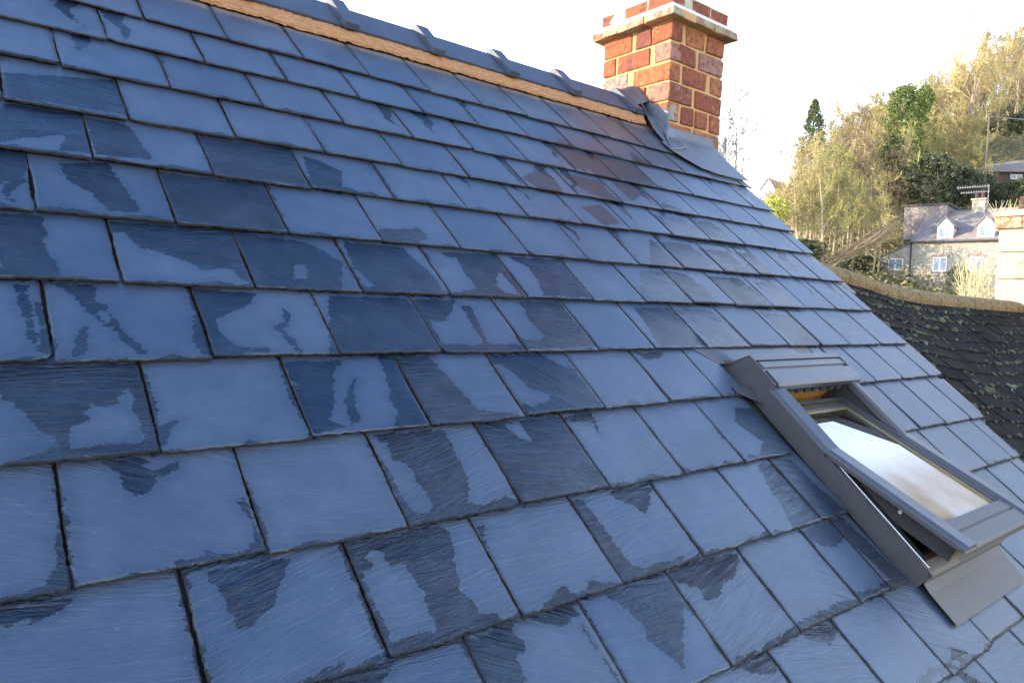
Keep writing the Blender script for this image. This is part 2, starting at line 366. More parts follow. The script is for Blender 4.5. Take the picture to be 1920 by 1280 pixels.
JOINTS = {0: [.357, .600, .851, 1.099, 1.355, 1.599, 1.842, 2.098, 2.353, 2.60, 2.915], 1: [.235, .488, .735, .982, 1.234],
 2: [.107, .358, .605], 3: [-.018, .228, .481, .729], 4: [.131, .382, .626],
 5: [.012, .259, .505, .752, .996, 1.244, 1.493, 1.740], 6: [.131, .377, .623, .864, 1.118, 1.373, 1.606],
 7: [.005, .251, .498, .744, .994, 1.245, 1.475, 1.727, 1.963, 2.204, 2.431, 2.651, 2.918],
 8: [.129, .374, .622, .869, 1.120, 1.366, 1.60, 2.414, 2.571, 2.806],
 9: [-.010, .240, .481, .730, .975, 1.226, 1.474, 1.708, 2.33, 2.55, 2.78],
 10: [.118, .361, .608, .856, 1.105, 1.357, 1.59, 2.40, 2.53, 2.77],
 11: [.012, .252, .495, .741, .986, 1.227, 1.489, 1.64, 2.32, 2.52, 2.75],
 12: [.12, .365, .61, .86, 1.11, 1.355, 1.60, 1.85, 2.10, 2.35, 2.60, 2.85]}
VB = [-.036, -.238, -.442, -.641, -.832, -1.036, -1.235, -1.436, -1.633, -1.843, -2.045, -2.249, -2.452, -2.655, -2.858, -3.06]
SL = [-.0075, -.0017, -.0072, .0032, .0073, .0061, .0071, .0004, .005, -.0028, .0003, -.0009, 0, 0, 0, 0]
def verge(v): return float(np.interp(v, [-3.1, -2.05, -1.63, -1.2, -.9, -.6, -.2, .3], [3.06, 3.11, 3.165, 3.19, 3.20, 3.235, 3.30, 3.42]))

def polys(txt):
    res = {'w': [], 'd': [], 's': []}
    for ln in txt.strip().splitlines():
        q = ln.split(); res[q[0]].append(np.array([[float(a) for a in s.split(',')] for s in q[1:]]) / 1000.0)
    return res
POLY = polys(WET)
def sdf(poly, P):
    """positive inside, metres"""
    A = poly; B = np.roll(poly, -1, 0); d2 = np.full(len(P), 1e9); ins = np.zeros(len(P), bool)
    for a, b in zip(A, B):
        e = b - a; L = e @ e + 1e-12; t = np.clip(((P - a) @ e) / L, 0, 1)
        q = P - a - t[:, None] * e; d2 = np.minimum(d2, (q * q).sum(1))
        c = (a[1] > P[:, 1]) != (b[1] > P[:, 1])
        with np.errstate(divide='ignore', invalid='ignore'): xi = (b[0] - a[0]) * (P[:, 1] - a[1]) / (b[1] - a[1]) + a[0]
        ins ^= c & (P[:, 0] < xi)
    return np.where(ins, 1, -1) * np.sqrt(d2)
def field(kind, P, lo=-.03):
    r = np.full(len(P), lo)
    mn, mx = P.min(0), P.max(0)
    for pl in POLY[kind]:
        a, b = pl.min(0), pl.max(0)
        if (a > mx + .03).any() or (b < mn - .03).any(): continue
        r = np.maximum(r, sdf(pl, P))
    return np.clip(r, lo, .05)

def smooth_noise(n, k):
    x = np.linspace(0, k, n); g = rng.normal(size=k + 3); i = x.astype(int); f = x - i; f = f * f * (3 - 2 * f)
    return g[i] * (1 - f) + g[i + 1] * f

slV, slF, slM, slU, slW, slR, slS, slE, slL = [], [], [], [], [], [], [], [], []
nvert = 0
def add_slate(u0, u1, j, vtop=None, vbot=None, clipL=False):
    global nvert
    um = (u0 + u1) / 2
    vb = VB[j] + SL[j] * (um - .8) + rng.normal() * .0018 if vbot is None else vbot
    vt = (VB[j - 1] if j > 0 else .235) + .045 if vtop is None else vtop
    gap = .0017 + abs(rng.normal()) * .0008
    a, b = u0 + gap, u1 - gap
    near = (j >= 4 and um < 1.9)
    step = .0065 if near else .012
    nu = max(4, int((b - a) / step)); nv = max(5, int((vt - vb) / step))
    s = np.linspace(0, 1, nu + 1); t = np.linspace(0, 1, nv + 1)
    S, T = np.meshgrid(s, t)
    U = a + (b - a) * S; V = vb + (vt - vb) * T
    # dressed, slightly ragged edges
    eb = rng.normal(size=nu + 1) * .0009 + smooth_noise(nu + 1, max(3, nu // 3)) * .0006 + smooth_noise(nu + 1, 4) * .0007
    el = rng.normal(size=nv + 1) * .0006 + smooth_noise(nv + 1, 3) * .0009
    er = rng.normal(size=nv + 1) * .0006 + smooth_noise(nv + 1, 3) * .0009
    V += (1 - T) ** 6 * eb[None, :]
    U += np.clip(1 - S * 6, 0, 1) * el[:, None] + np.clip(1 - (1 - S) * 6, 0, 1) * er[:, None]
    if rng.random() < .12:                                             # a chipped corner
        q = .010 + rng.random() * .014; side = rng.random() < .5
        dd = (U - a if side else b - U) + (V - vb); k = np.clip((q - dd), 0, None)
        V += k * .6 * (1 + rng.normal(size=k.shape) * .3)
    rot = rng.normal() * .002
    V += (U - um) * rot
    hb = .0130 + rng.normal() * .0009; ht = .0010
    ft = (V - vb) / .245
    H = hb + (ht - hb) * ft
    tw = rng.normal() * .0010; H += tw * (S - .5) * (1 - T)
    # low riven relief
    th = rng.uniform(-.35, .9)
    for _ in range(3):
        kx, ky = rng.normal(size=2); ph = rng.random() * 6.28; fr = rng.uniform(9, 28)
        H += .00022 * np.sin((U * math.sin(th) * .6 + V * math.cos(th)) * fr * 2.2 + kx * S * 2 + ph)
    # bevel the visible edges
    d_e = np.minimum(np.minimum(U - a, b - U), V - vb)
    H -= np.clip(.0030 - d_e, 0, .0030) * .10
    n = (nu + 1) * (nv + 1)
    thick = .0046 + rng.random() * .0016
    V3 = np.stack([U, V, H], -1).reshape(-1, 3)
    # skirt round bottom, left, right
    idx = np.arange(n).reshape(nv + 1, nu + 1)
    ring = np.concatenate([idx[::-1, 0], idx[0, 1:], idx[1:, -1]])
    sk = V3[ring].copy(); sk[:, 2] -= thick + rng.normal(size=len(ring)) * .0006
    inner = np.zeros(len(ring)); sk[:, 1] += np.where(np.isin(ring, idx[0]), .0012, 0)
    slV.append(np.concatenate([V3, sk]))
    F = np.stack([idx[:-1, :-1], idx[:-1, 1:], idx[1:, 1:], idx[1:, :-1]], -1).reshape(-1, 4)
    r0 = ring; r1 = n + np.arange(len(ring))
    G = np.stack([r0[:-1], r1[:-1], r1[1:], r0[1:]], -1)
    slF.append(np.concatenate([F, G]) + nvert); slM.append(np.concatenate([np.zeros(len(F)), np.ones(len(G))]))
    P = V3[:, :2]
    wet = field('w', P); wet = np.where(wet > -.012, wet + .0028, wet)
    dry = field('d', P); wet = np.minimum(wet, -dry)
    # water held along the tail and the sides
    db = P[:, 1] - vb; lw = rng.uniform(-.004, .010) if um > 1.9 or j < 4 else rng.uniform(.001, .011)
    prof = (smooth_noise(nu + 1, 7) * .006)[None, :] * np.ones((nv + 1, 1))
    eb_ = lw + prof.reshape(-1) - db
    sw = rng.uniform(-.008, .004, 2)
    p1 = (smooth_noise(nv + 1, 6) * .004)[:, None] * np.ones((1, nu + 1)); p2 = (smooth_noise(nv + 1, 6) * .004)[:, None] * np.ones((1, nu + 1))
    es = np.maximum(sw[0] + p1.reshape(-1) - (P[:, 0] - a), sw[1] + p2.reshape(-1) - (b - P[:, 0]))
    wet = np.maximum(wet, np.maximum(eb_, es))
    # lanes of run-off on slates the hand-drawn patches leave out
    auto = (um > 2.35 and vb < -.35 and rng.random() < .35) or (um < -.05 and rng.random() < .6) or (j < 3 and rng.random() < .25) or (um > .8 and -1.1 < vb < -.35 and um < 2.5 and rng.random() < .6)
    if auto and not (um > 2.25 and vb < -1.3):
        cu = rng.uniform(a, b); wd = rng.uniform(.012, .05); ln = rng.uniform(.1, .3)
        wv = smooth_noise(nv + 1, 5)[:, None] * .012 * np.ones((1, nu + 1))
        taper = np.clip(1 - (vt - P[:, 1]) / ln, -.5, 1)
        wet = np.maximum(wet, wd * taper - np.abs(P[:, 0] - cu + wv.reshape(-1)))
    wet = np.clip(wet, -.03, .05)
    st = field('s', P); st = np.where(st > -.02, st + .014, st)
    slL.append(np.concatenate([np.clip((P[:, 1] - .165) / .06, 0, 1) if j == 0 else np.zeros(len(P)), np.zeros(len(ring))]))
    sk0 = np.zeros(len(ring))
    slW.append(np.concatenate([wet, sk0 - .03])); slS.append(np.concatenate([st, sk0 - .03]))
    rv = rng.random()
    if um > 2.2: rv = .45 + .45 * rv
    rv = min(rv, .80)
    if um > 1.75 and j >= 7: rv = rng.uniform(.78, .87)
    if j == 0 and um > 1.42: rv = .93 + .07 * rng.random()
    if j == 1 and um > 1.9: rv = .88 + .08 * rng.random()
    slR.append(np.full(n + len(ring), rv))
    slE.append(np.concatenate([np.clip(1 - d_e.reshape(-1) / .005, 0, 1), sk0 + 1]))
    ang = rng.uniform(-.25, .75) if um > .5 else rng.uniform(-.35, .45)
    ox, oy = rng.random(2) * 40
    allP = np.concatenate([P, P[ring]])
    slU.append(np.stack([allP[:, 0] * math.cos(ang) - allP[:, 1] * -math.sin(ang) + ox, allP[:, 0] * math.sin(ang) + allP[:, 1] * math.cos(ang) + oy], -1))
    nvert += n + len(ring)

SKX0, SKX1 = 1.745, 2.300                                               # roof window footprint
for j in range(len(VB)):
    known = sorted(JOINTS.get(j, [(.25 * .5 if j % 2 == 0 else 0) + .25 * k for k in range(3, 6)]))
    js = list(known)
    while js[0] > -1.9: js.insert(0, js[0] - .2485 + rng.normal() * .0015)
    end = verge(VB[j] + .1)
    while js[-1] + .2485 < end - .06: js.append(js[-1] + .2485 + rng.normal() * .0015)
    js.append(end + rng.normal() * .004)
    for a, b in zip(js[:-1], js[1:]):
        if j in (8, 9, 10, 11) and b > SKX0 - .04 and a < SKX1 + .03:     # cut round the roof window
            if a < SKX0 - .07: add_slate(a, min(b, SKX0 - .012), j)
            if b > SKX1 + .06: add_slate(max(a, SKX1 + .022), b, j)
            continue
        if j == 0 and a > 2.85: continue                                  # lead takes over beside the chimney
        add_slate(a, b, j)
V = np.concatenate(slV); F = np.concatenate(slF)
roof = mesh_obj('roof', roof_w(V), F, None, house, mats=[MAT['slate'], MAT['slate_edge']], fm=np.concatenate(slM))
me = roof.data
me.polygons.foreach_set('use_smooth', np.concatenate(slM) < .5)
uvl = me.uv_layers.new(name='UVMap'); li = np.empty(len(me.loops), np.int32); me.loops.foreach_get('vertex_index', li)
uvl.data.foreach_set('uv', np.concatenate(slU)[li].astype(np.float32).ravel())
for nm, arr in (('wet', slW), ('rnd', slR), ('stain', slS), ('rim', slE), ('lime', slL)):
    at = me.attributes.new(nm, 'FLOAT', 'POINT'); at.data.foreach_set('value', np.concatenate(arr).astype(np.float32))

# boarding and felt under the slates, far slope, walls
b = MB()
for (x0, x1, v0, v1) in [(-1.9, SKX0 + .03, -3.1, .41), (SKX0 + .03, SKX1 - .05, -3.1, -2.25), (SKX0 + .03, SKX1 - .05, -1.56, .41)]:
    W_ = [(x0, v0, -.006), (x1, v0, -.006), (x1, v1, -.006), (x0, v1, -.006), (x0, v0, -.06), (x1, v0, -.06), (x1, v1, -.06), (x0, v1, -.06)]
    b.add(roof_w(W_), [(0, 1, 2, 3), (7, 6, 5, 4), (0, 4, 5, 1), (1, 5, 6, 2), (2, 6, 7, 3), (3, 7, 4, 0)])
pts = [(SKX1 - .05, -3.1), (3.04, -3.1), (3.085, -2.05), (3.14, -1.63), (3.165, -1.2), (3.175, -.9), (3.21, -.6), (3.28, -.2), (3.28, .41), (SKX1 - .05, .41)]
n_ = len(pts)
b.add(roof_w([(x, v, -.006) for x, v in pts] + [(x, v, -.06) for x, v in pts]), [tuple(range(n_)), tuple(range(2 * n_ - 1, n_ - 1, -1))] + [(i, i + n_, (i + 1) % n_ + n_, (i + 1) % n_) for i in range(n_)])
b.build('roof_boarding', MAT['felt'], house)
YR, ZR = .325, .285
b = MB(); b.add([(-1.9, YR, ZR), (3.28, YR, ZR), (3.1, 3.0, ZR - 2.3), (-1.9, 3.0, ZR - 2.3), (-1.9, YR, ZR - .06), (3.28, YR, ZR - .06), (3.1, 3.0, ZR - 2.36), (-1.9, 3.0, ZR - 2.36)],
      [(0, 1, 2, 3), (7, 6, 5, 4), (0, 4, 5, 1), (1, 5, 6, 2), (2, 6, 7, 3), (3, 7, 4, 0)])
b.build('far_roof_slope', MAT['slate_edge'], house)
stone_wall = None

# ridge: angle tiles with a raised roll at each joint, bedded on sandy mortar
def ridge_tile(x0, x1, roll=True, k=0):
    b = MB(); t = .016
    dv = Vector((0, -CA, -SA)); L = .185                                 # down the slope
    ax, az = YR, ZR + .060
    fx = (0, 1)
    y1, z1 = ax - L * CA, az - L * SA; y2, z2 = ax + L * CA, az - L * SA
    nx, nz = -SA * t, -CA * t
    prof = [(ax - .006, az - .003), (ax, az), (ax + .006, az - .003), (y2, z2), (y2 - SA * t, z2 - CA * t), (ax, az - t * 1.35), (y1 + SA * t, z1 - CA * t), (y1, z1)]
    b.prism(prof[::-1], x0, x1)
    if roll:
        g = .024; e = .016
        ax2, az2 = ax, az + g * 1.0
        p = [(y1 - SA * g - CA * e, z1 + CA * g - SA * e), (ax2 - .016, az2 - .003), (ax2, az2), (ax2 + .016, az2 - .003), (y2 + SA * g + CA * e, z2 + CA * g - SA * e), (y2 + CA * e, z2 - SA * e - .004), (ax, az - .004), (y1 - CA * e, z1 - SA * e - .004)]
        b.prism(p[::-1], x0 - .026, x0 + .034)
    o = b.build('ridge_tile', MAT['ridge_clay'], house, bevel=.003)
    return o
RX_ = [-1.26, -.86, -.46, -.06, .31, .715, 1.118, 1.515, 1.925, 2.322, 2.772]
for i, x in enumerate(RX_):
    ridge_tile(x + .002, (RX_[i + 1] if i + 1 < len(RX_) else 2.905) - .002, True, i)
# mortar bedding with a ragged lower edge and a torn upper edge
nx = 420; xs = np.linspace(-1.6, 2.845, nx); prof_n = 7
Vm = []; Fm = []
lo = .231 + smooth_noise(nx, 60) * .0035 + rng.normal(size=nx) * .0018
for i, x in enumerate(xs):
    r = rng.normal(size=prof_n) * .0012; g = smooth_noise
    for k, (v, h) in enumerate([(lo[i], .0085), (lo[i] + .004, .017), (lo[i] + .022, .026), (lo[i] + .045, .034), (.290, .036), (.300, .030), (.33, .020)]):
        Vm.append((x, v + (r[k] * .6 if k < 4 else 0), h + r[k]))
for i in range(nx - 1):
    for k in range(prof_n - 1): a = i * prof_n + k; Fm.append((a, a + prof_n, a + prof_n + 1, a + 1))
Fm.append(tuple((nx - 1) * prof_n + k for k in range(prof_n)))
mesh_obj('mortar_bed', roof_w(Vm), Fm, MAT['ridge_mortar'], house)

# ---------------------------------------------------------------- chimney
CX0, CX1, CY0, CY1 = 2.93, 3.40, .095, .585
CZ = .080; CH = .1065
chim = empty('chimney', (CX0 + .23, CY0 + .24, -.2), house)
core = MB(); core.box(CX0 + .006, CX1 - .006, CY0 + .006, CY1 - .006, -.25, CZ + CH * 6 + .002)
core.build('mortar_joints', MAT['brick_mortar'], chim)
bk = MB()
def rough_box(x0, x1, y0, y1, z0, z1, t):
    j = lambda: rng.normal() * .0028
    V = [(x0 + j(), y0 + j(), z0 + j()), (x1 + j(), y0 + j(), z0 + j()), (x1 + j(), y1 + j(), z0 + j()), (x0 + j(), y1 + j(), z0 + j()),
         (x0 + j(), y0 + j(), z1 + j()), (x1 + j(), y0 + j(), z1 + j()), (x1 + j(), y1 + j(), z1 + j()), (x0 + j(), y1 + j(), z1 + j())]
    bk.add(V, [(3, 2, 1, 0), (4, 5, 6, 7), (0, 1, 5, 4), (1, 2, 6, 5), (2, 3, 7, 6), (3, 0, 4, 7)], 0, t)
# rows from the top; (from, to, tint) as fractions, left face then right face
LF = [[(0, .43, .6), (.50, .72, .3), (.735, 1, .62)], [(0, .19, .62), (.23, .70, .55), (.77, 1, .86)], [(0, .38, .98), (.47, 1, .7)],
      [(0, .19, .97), (.23, .67, .68), (.72, 1, .93)], [(0, .26, .66), (.32, .64, .6), (.68, 1, .75)], [(0, .45, .6), (.5, 1, .7)]]
RF = [[(0, .20, .36), (.27, .62, .70), (.66, 1, .76)], [(.15, .46, .34), (.53, 1, .82)], [(.0, .18, .8), (.24, .68, .56), (.77, 1, .8)],
      [(0, .42, .42), (.49, 1, .5)], [(.0, .17, .99), (.24, .47, .34), (.51, .73, .64), (.79, 1, .66)], [(0, .44, .74), (.50, 1, .78)]]
for r in range(6):
    z1 = CZ + CH * (6 - r) - .007; z0 = z1 - CH + .013
    q = .003
    for a, c, t in LF[r]:
        ya = CY1 - (CY1 - CY0) * a; yb = CY1 - (CY1 - CY0) * c
        corner = c >= 1; rough_box(CX0 - q, CX0 + .09, (CY0 - .0005 if corner else yb), ya, z0, z1, t + rng.normal() * .03)
    for a, c, t in RF[r]:
        xa = CX0 + (CX1 - CX0) * a; xb = CX0 + (CX1 - CX0) * c
        if a == 0: xa += .002
        rough_box(xa, xb, CY0 - q, CY0 + .09, z0, z1, t + rng.normal() * .03)
    for a, c, t in LF[(r + 1) % 6]:                                        # the two hidden faces
        rough_box(CX1 - .09, CX1 + q, CY0 + .10 + (CY1 - CY0 - .1) * a, CY0 + .1 + (CY1 - CY0 - .10) * c, z0, z1, t)
        rough_box(CX0 + .1 + (CX1 - CX0 - .2) * a, CX0 + .1 + (CX1 - CX0 - .2) * c, CY1 - .09, CY1 + q, z0, z1, t)
bk.build('stack_bricks', MAT['brick'], chim, bevel=.006, tint=True)
ZT = CZ + CH * 6
# oversailing course
bk = MB(); ov = .052
mc = MB(); mc.box(CX0 - ov + .004, CX1 + ov - .004, CY0 - ov + .004, CY1 + ov - .004, ZT + .002, ZT + .045)
mc.build('cap_mortar', MAT['brick_mortar'], chim, bevel=.004)
def band(z0, z1, o, n, tints, joint=.010, depth=.1):
    x0, x1, y0, y1 = CX0 - o, CX1 + o, CY0 - o, CY1 + o
    for k in range(n):
        a, c = k / n, (k + 1) / n
        gx = joint / 2
        rough_box(x0, x0 + depth, y0 + (y1 - y0) * a + (0 if k == 0 else gx), y0 + (y1 - y0) * c - (0 if k == n - 1 else gx), z0, z1, tints[k % len(tints)])
        if k > 0: rough_box(x0 + (x1 - x0) * a + gx, x0 + (x1 - x0) * c - (0 if k == n - 1 else gx), y0, y0 + depth, z0, z1, tints[(k + 2) % len(tints)])
        rough_box(x1 - depth, x1, y0 + depth + (y1 - y0 - depth) * a, y0 + depth + (y1 - y0 - depth) * c - gx, z0, z1, .6)
        rough_box(x0 + depth + (x1 - x0 - 2 * depth) * a, x0 + depth + (x1 - x0 - 2 * depth) * c - gx, y1 - depth, y1, z0, z1, .6)
band(ZT + .003, ZT + .042, ov, 3, [.86, .97, .72, .9])
bk.build('oversailing_bricks', MAT['cap'], chim, bevel=.005, tint=True)
fl = MB(); o1, o2 = ov - .004, .018
z0, z1 = ZT + .043, ZT + .078
fl.add([(CX0 - o1, CY0 - o1, z0), (CX1 + o1, CY0 - o1, z0), (CX1 + o1, CY1 + o1, z0), (CX0 - o1, CY1 + o1, z0),
        (CX0 - o2, CY0 - o2, z1), (CX1 + o2, CY0 - o2, z1), (CX1 + o2, CY1 + o2, z1), (CX0 - o2, CY1 + o2, z1)],
       [(3, 2, 1, 0), (4, 5, 6, 7), (0, 1, 5, 4), (1, 2, 6, 5), (2, 3, 7, 6), (3, 0, 4, 7)])
fl.build('white_fillet', MAT['fillet'], chim)
bk = MB(); band(ZT + .072, ZT + .142, .012, 3, [.55, .62, .45, .58])
bk.build('top_course_bricks', MAT['brick'], chim, bevel=.005, tint=True)
fl = MB(); fl.add([(CX0 - .008, CY0 - .008, ZT + .074), (CX1 + .008, CY0 - .008, ZT + .074), (CX1 + .008, CY1 + .008, ZT + .074), (CX0 - .008, CY1 + .008, ZT + .074),
        (CX0 - .01, CY0 - .01, ZT + .146), (CX1 + .01, CY0 - .01, ZT + .146), (CX1 + .01, CY1 + .01, ZT + .146), (CX0 - .01, CY1 + .01, ZT + .146),
        (CX0 + .14, CY0 + .14, ZT + .20), (CX1 - .14, CY0 + .14, ZT + .20), (CX1 - .14, CY1 - .14, ZT + .20), (CX0 + .14, CY1 - .14, ZT + .20)],
       [(3, 2, 1, 0), (0, 1, 5, 4), (1, 2, 6, 5), (2, 3, 7, 6), (3, 0, 4, 7), (4, 5, 9, 8), (5, 6, 10, 9), (6, 7, 11, 10), (7, 4, 8, 11), (8, 9, 10, 11)])
fl.build('flaunching', plain('flaunching', (.46, .42, .30), .95, .25, 20, .5), chim)
# lead: apron down the slates, upstand against the bricks, folded side flashing and saddle
def sheet(pts, nu, nv, th=.003):
    """bilinear-ish grid from rows of points, thickened"""
    P = np.array(pts, float); r, c = P.shape[:2]
    ui = np.linspace(0, c - 1, nu); vi = np.linspace(0, r - 1, nv); G = np.zeros((nv, nu, 3))
    for a, y in enumerate(vi):
        y0 = min(int(y), r - 2); fy = y - y0
        for q, x in enumerate(ui):
            x0 = min(int(x), c - 2); fx = x - x0
            G[a, q] = (P[y0, x0] * (1 - fx) + P[y0, x0 + 1] * fx) * (1 - fy) + (P[y0 + 1, x0] * (1 - fx) + P[y0 + 1, x0 + 1] * fx) * fy
    return G
def add_sheet(mb, G, th=.003, wob=.0008):
    nv, nu = G.shape[:2]; G = G.copy(); G += rng.normal(size=G.shape) * wob * .5
    du = np.gradient(G, axis=1); dv = np.gradient(G, axis=0); nn = np.cross(du, dv); nn /= np.linalg.norm(nn, axis=2, keepdims=True) + 1e-9
    B = G - nn * th; Vv = np.concatenate([G.reshape(-1, 3), B.reshape(-1, 3)]); idx = np.arange(nv * nu).reshape(nv, nu); o = nv * nu; Fs = []
    for a in range(nv - 1):
        for q in range(nu - 1):
            i0, i1, i2, i3 = idx[a, q], idx[a, q + 1], idx[a + 1, q + 1], idx[a + 1, q]
            Fs += [(i0, i1, i2, i3), (o + i3, o + i2, o + i1, o + i0)]
    ring = list(idx[0, :]) + list(idx[1:, -1]) + list(idx[-1, -2::-1]) + list(idx[-2:0:-1, 0])
    for k in range(len(ring)):
        a, c = ring[k], ring[(k + 1) % len(ring)]; Fs.append((c, a, o + a, o + c))
    mb.add(Vv, Fs)
YF = CY0 - .006
def rw(u, v, h): return roof_w([(u, v, h)])[0]
mb = MB()
rows = []
for x, vb_, hb_ in [(2.80, -.035, .022), (2.86, -.10, .020), (2.93, -.165, .020), (3.05, -.19, .020), (3.20, -.195, .020), (3.335, -.19, .020)]:
    xf = max(x, CX0 - .012)
    rows.append([rw(x, vb_, hb_), rw(x, vb_ + .08, .018), rw((x + xf) / 2, .02 if x > 2.9 else .06, .019), rw(xf, .075, .022), (xf, YF - .010, .098), (min(xf, CX1 + .012), YF, .115 + .0), (min(xf, CX1 + .012), YF, .155)])
G = sheet(np.array(rows), 36, 30); add_sheet(mb, G)
mb.build('lead_apron', MAT['lead_pale'], chim, smooth=True)
mb = MB()
XF = CX0 - .007
# stepped side flashing: stands against the left face, folds down onto the slates
rows = [[(XF, CY0 - .016, .235), (XF, .18, .285), (XF, .27, .335), (XF, .36, .375)],
        [(XF - .001, CY0 - .018, .12), (XF - .002, .17, .20), (XF - .002, .26, .27), (XF - .002, .36, .325)],
        [(XF - .022, CY0 - .03, .075), rw(XF - .03, .22, .035), rw(XF - .03, .33, .045), rw(XF - .03, .45, .05)],
        [rw(XF - .10, .02, .020), rw(XF - .085, .14, .020), rw(XF - .07, .24, .035), rw(XF - .06, .36, .075)]]
G = sheet(np.array(rows, float)[::-1], 22, 22); add_sheet(mb, G)
# wrapped corner tongue
rows = [[rw(2.80, -.03, .026), rw(2.88, -.02, .027), rw(2.985, .03, .03)], [rw(2.86, .06, .026), (XF - .012, CY0 - .024, .09), (2.985, YF - .012, .10)],
        [(XF - .004, CY0 + .03, .15), (XF - .006, CY0 - .014, .165), (2.965, YF - .006, .15)]]
G = sheet(np.array(rows, float), 14, 14); add_sheet(mb, G)
# saddle crumpled over the ridge
rows = [[(2.79, .25, .27), (2.80, YR, .372), (2.80, .42, .27)], [(2.86, .24, .285), (2.865, YR, .405), (2.865, .42, .30)], [(XF, .22, .31), (XF, YR - .01, .415), (XF, .42, .34)], ]
G = sheet(np.array(rows, float), 14, 10); G += rng.normal(size=G.shape) * .0015; add_sheet(mb, G)
mb.build('side_flashing', MAT['lead'], chim, smooth=True)

# ---------------------------------------------------------------- roof window
rwin = empty('roof_window', tuple(roof_w([(2.02, -1.9, 0)])[0]), house)
X0, X1 = 1.757, 2.285
def rb(mb, x0, x1, v0, v1, h0, h1, m=0): return mb.box(x0, x1, v0, v1, h0, h1, m)
def rbuild(mb, name, mat, bevel=.002, **k): return mb.build(name, MAT[mat], rwin, xf=roof_w, bevel=bevel, **k)
VT, VBm = -1.532, -2.272
# outer upstand panels (left, right) with a step at the hood
for s in (0, 1):
    mb = MB(); xa, xb = (X0, X0 + .004) if s == 0 else (X1 - .004, X1)
    pr = [(VBm, -.01), (VBm, .056), (-1.665, .056), (-1.658, .082), (-1.540, .084), (-1.526, .060), (-1.512, .030), (-1.485, .006), (-1.44, -.002), (-1.47, -.01)]
    mb.prism(pr, xa, xb); rbuild(mb, 'side_upstand', 'alu', 0)
# soaker turned out over the slates on each side
for (xa, xb) in ((X0 - .014, X0 + .002), (X1 - .002, X1 + .025)):
    mb = MB(); rb(mb, xa, xb, VBm + .01, -1.47, .0022, .0042); rbuild(mb, 'side_soaker', 'alu', 0)
mb = MB(); mb.add([(X0 - .085, -1.625, .017), (X0 - .002, -1.675, .017), (X0 - .002, -1.60, .017), (X0 - .085, -1.60, .017), (X0 - .085, -1.625, .0155), (X0 - .002, -1.675, .0155), (X0 - .002, -1.60, .0155), (X0 - .085, -1.60, .0155)],
       [(0, 1, 2, 3), (7, 6, 5, 4), (0, 4, 5, 1), (1, 5, 6, 2), (2, 6, 7, 3), (3, 7, 4, 0)])
rbuild(mb, 'flashing_tab', 'alu', 0)
# head flashing sheet above, running under the slates
mb = MB(); G = sheet(np.array([[rw(X0 - .115, -1.415, .0065), rw(X1 + .04, -1.415, .0065)], [rw(X0 - .04, -1.50, .008), rw(X1 + .03, -1.50, .008)], [rw(X0 - .004, -1.515, .028), rw(X1 + .004, -1.515, .028)], [rw(X0, -1.532, .068), rw(X1, -1.532, .068)], [rw(X0, -1.54, .083), rw(X1, -1.54, .083)]]), 6, 13)
add_sheet(mb, G[::-1], .002, 0); mb.build('head_flashing', MAT['alu_top'], rwin, smooth=True)
# hood
mb = MB()
rb(mb, X0 + .002, X1 - .002, -1.560, -1.538, .062, .084)
mb.prism([(-1.562, .066), (-1.562, .080), (-1.588, .0815), (-1.590, .076), (-1.598, .076), (-1.602, .083), (-1.655, .083), (-1.663, .078), (-1.663, .060), (-1.655, .060)], X0 + .022, X1 + .004)
mb.prism([(-1.562, .064), (-1.562, .077), (-1.655, .077), (-1.661, .056)], X0 + .003, X0 + .021)
rbuild(mb, 'hood', 'alu_top', .0015)
mb = MB(); rb(mb, X0 + .05, X1 - .03, -1.655, -1.60, .034, .056)
for k in range(9): rb(mb, X0 + .06 + k * .05, X0 + .085 + k * .05, -1.663, -1.655, .038, .05)
rbuild(mb, 'ventilation_flap', 'gasket', .001)
# fixed frame: sides, head, sill in painted timber, lining box below
XI0, XI1 = X0 + .048, X1 - .048
mb = MB()
rb(mb, X0 + .006, XI0, VBm + .012, -1.56, -.10, .050); rb(mb, XI1, X1 - .006, VBm + .012, -1.56, -.10, .050)
rb(mb, XI0, XI1, -1.60, -1.56, -.10, .050)
rbuild(mb, 'fixed_frame', 'foam', .001)
mb = MB(); rb(mb, XI0, XI1, VBm + .014, VBm + .055, -.10, .022); rb(mb, XI0, XI1, VBm + .022, VBm + .032, .022, .034)
rbuild(mb, 'timber_sill', 'pine', .002)
mb = MB(); rb(mb, XI0, XI1, -1.626, -1.601, -.10, .022); rbuild(mb, 'timber_head', 'pine', .002)
mb = MB()
rb(mb, XI0 - .02, XI0, -2.25, -1.58, -.55, -.10); rb(mb, XI1, XI1 + .02, -2.25, -1.58, -.55, -.10)
rb(mb, XI0, XI1, -1.58, -1.56, -.55, -.10); rb(mb, XI0, XI1, -2.25, -2.23, -.55, -.10); rb(mb, XI0 - .02, XI1 + .02, -2.25, -1.56, -.57, -.55)
rbuild(mb, 'lining', 'dark_room', 0)
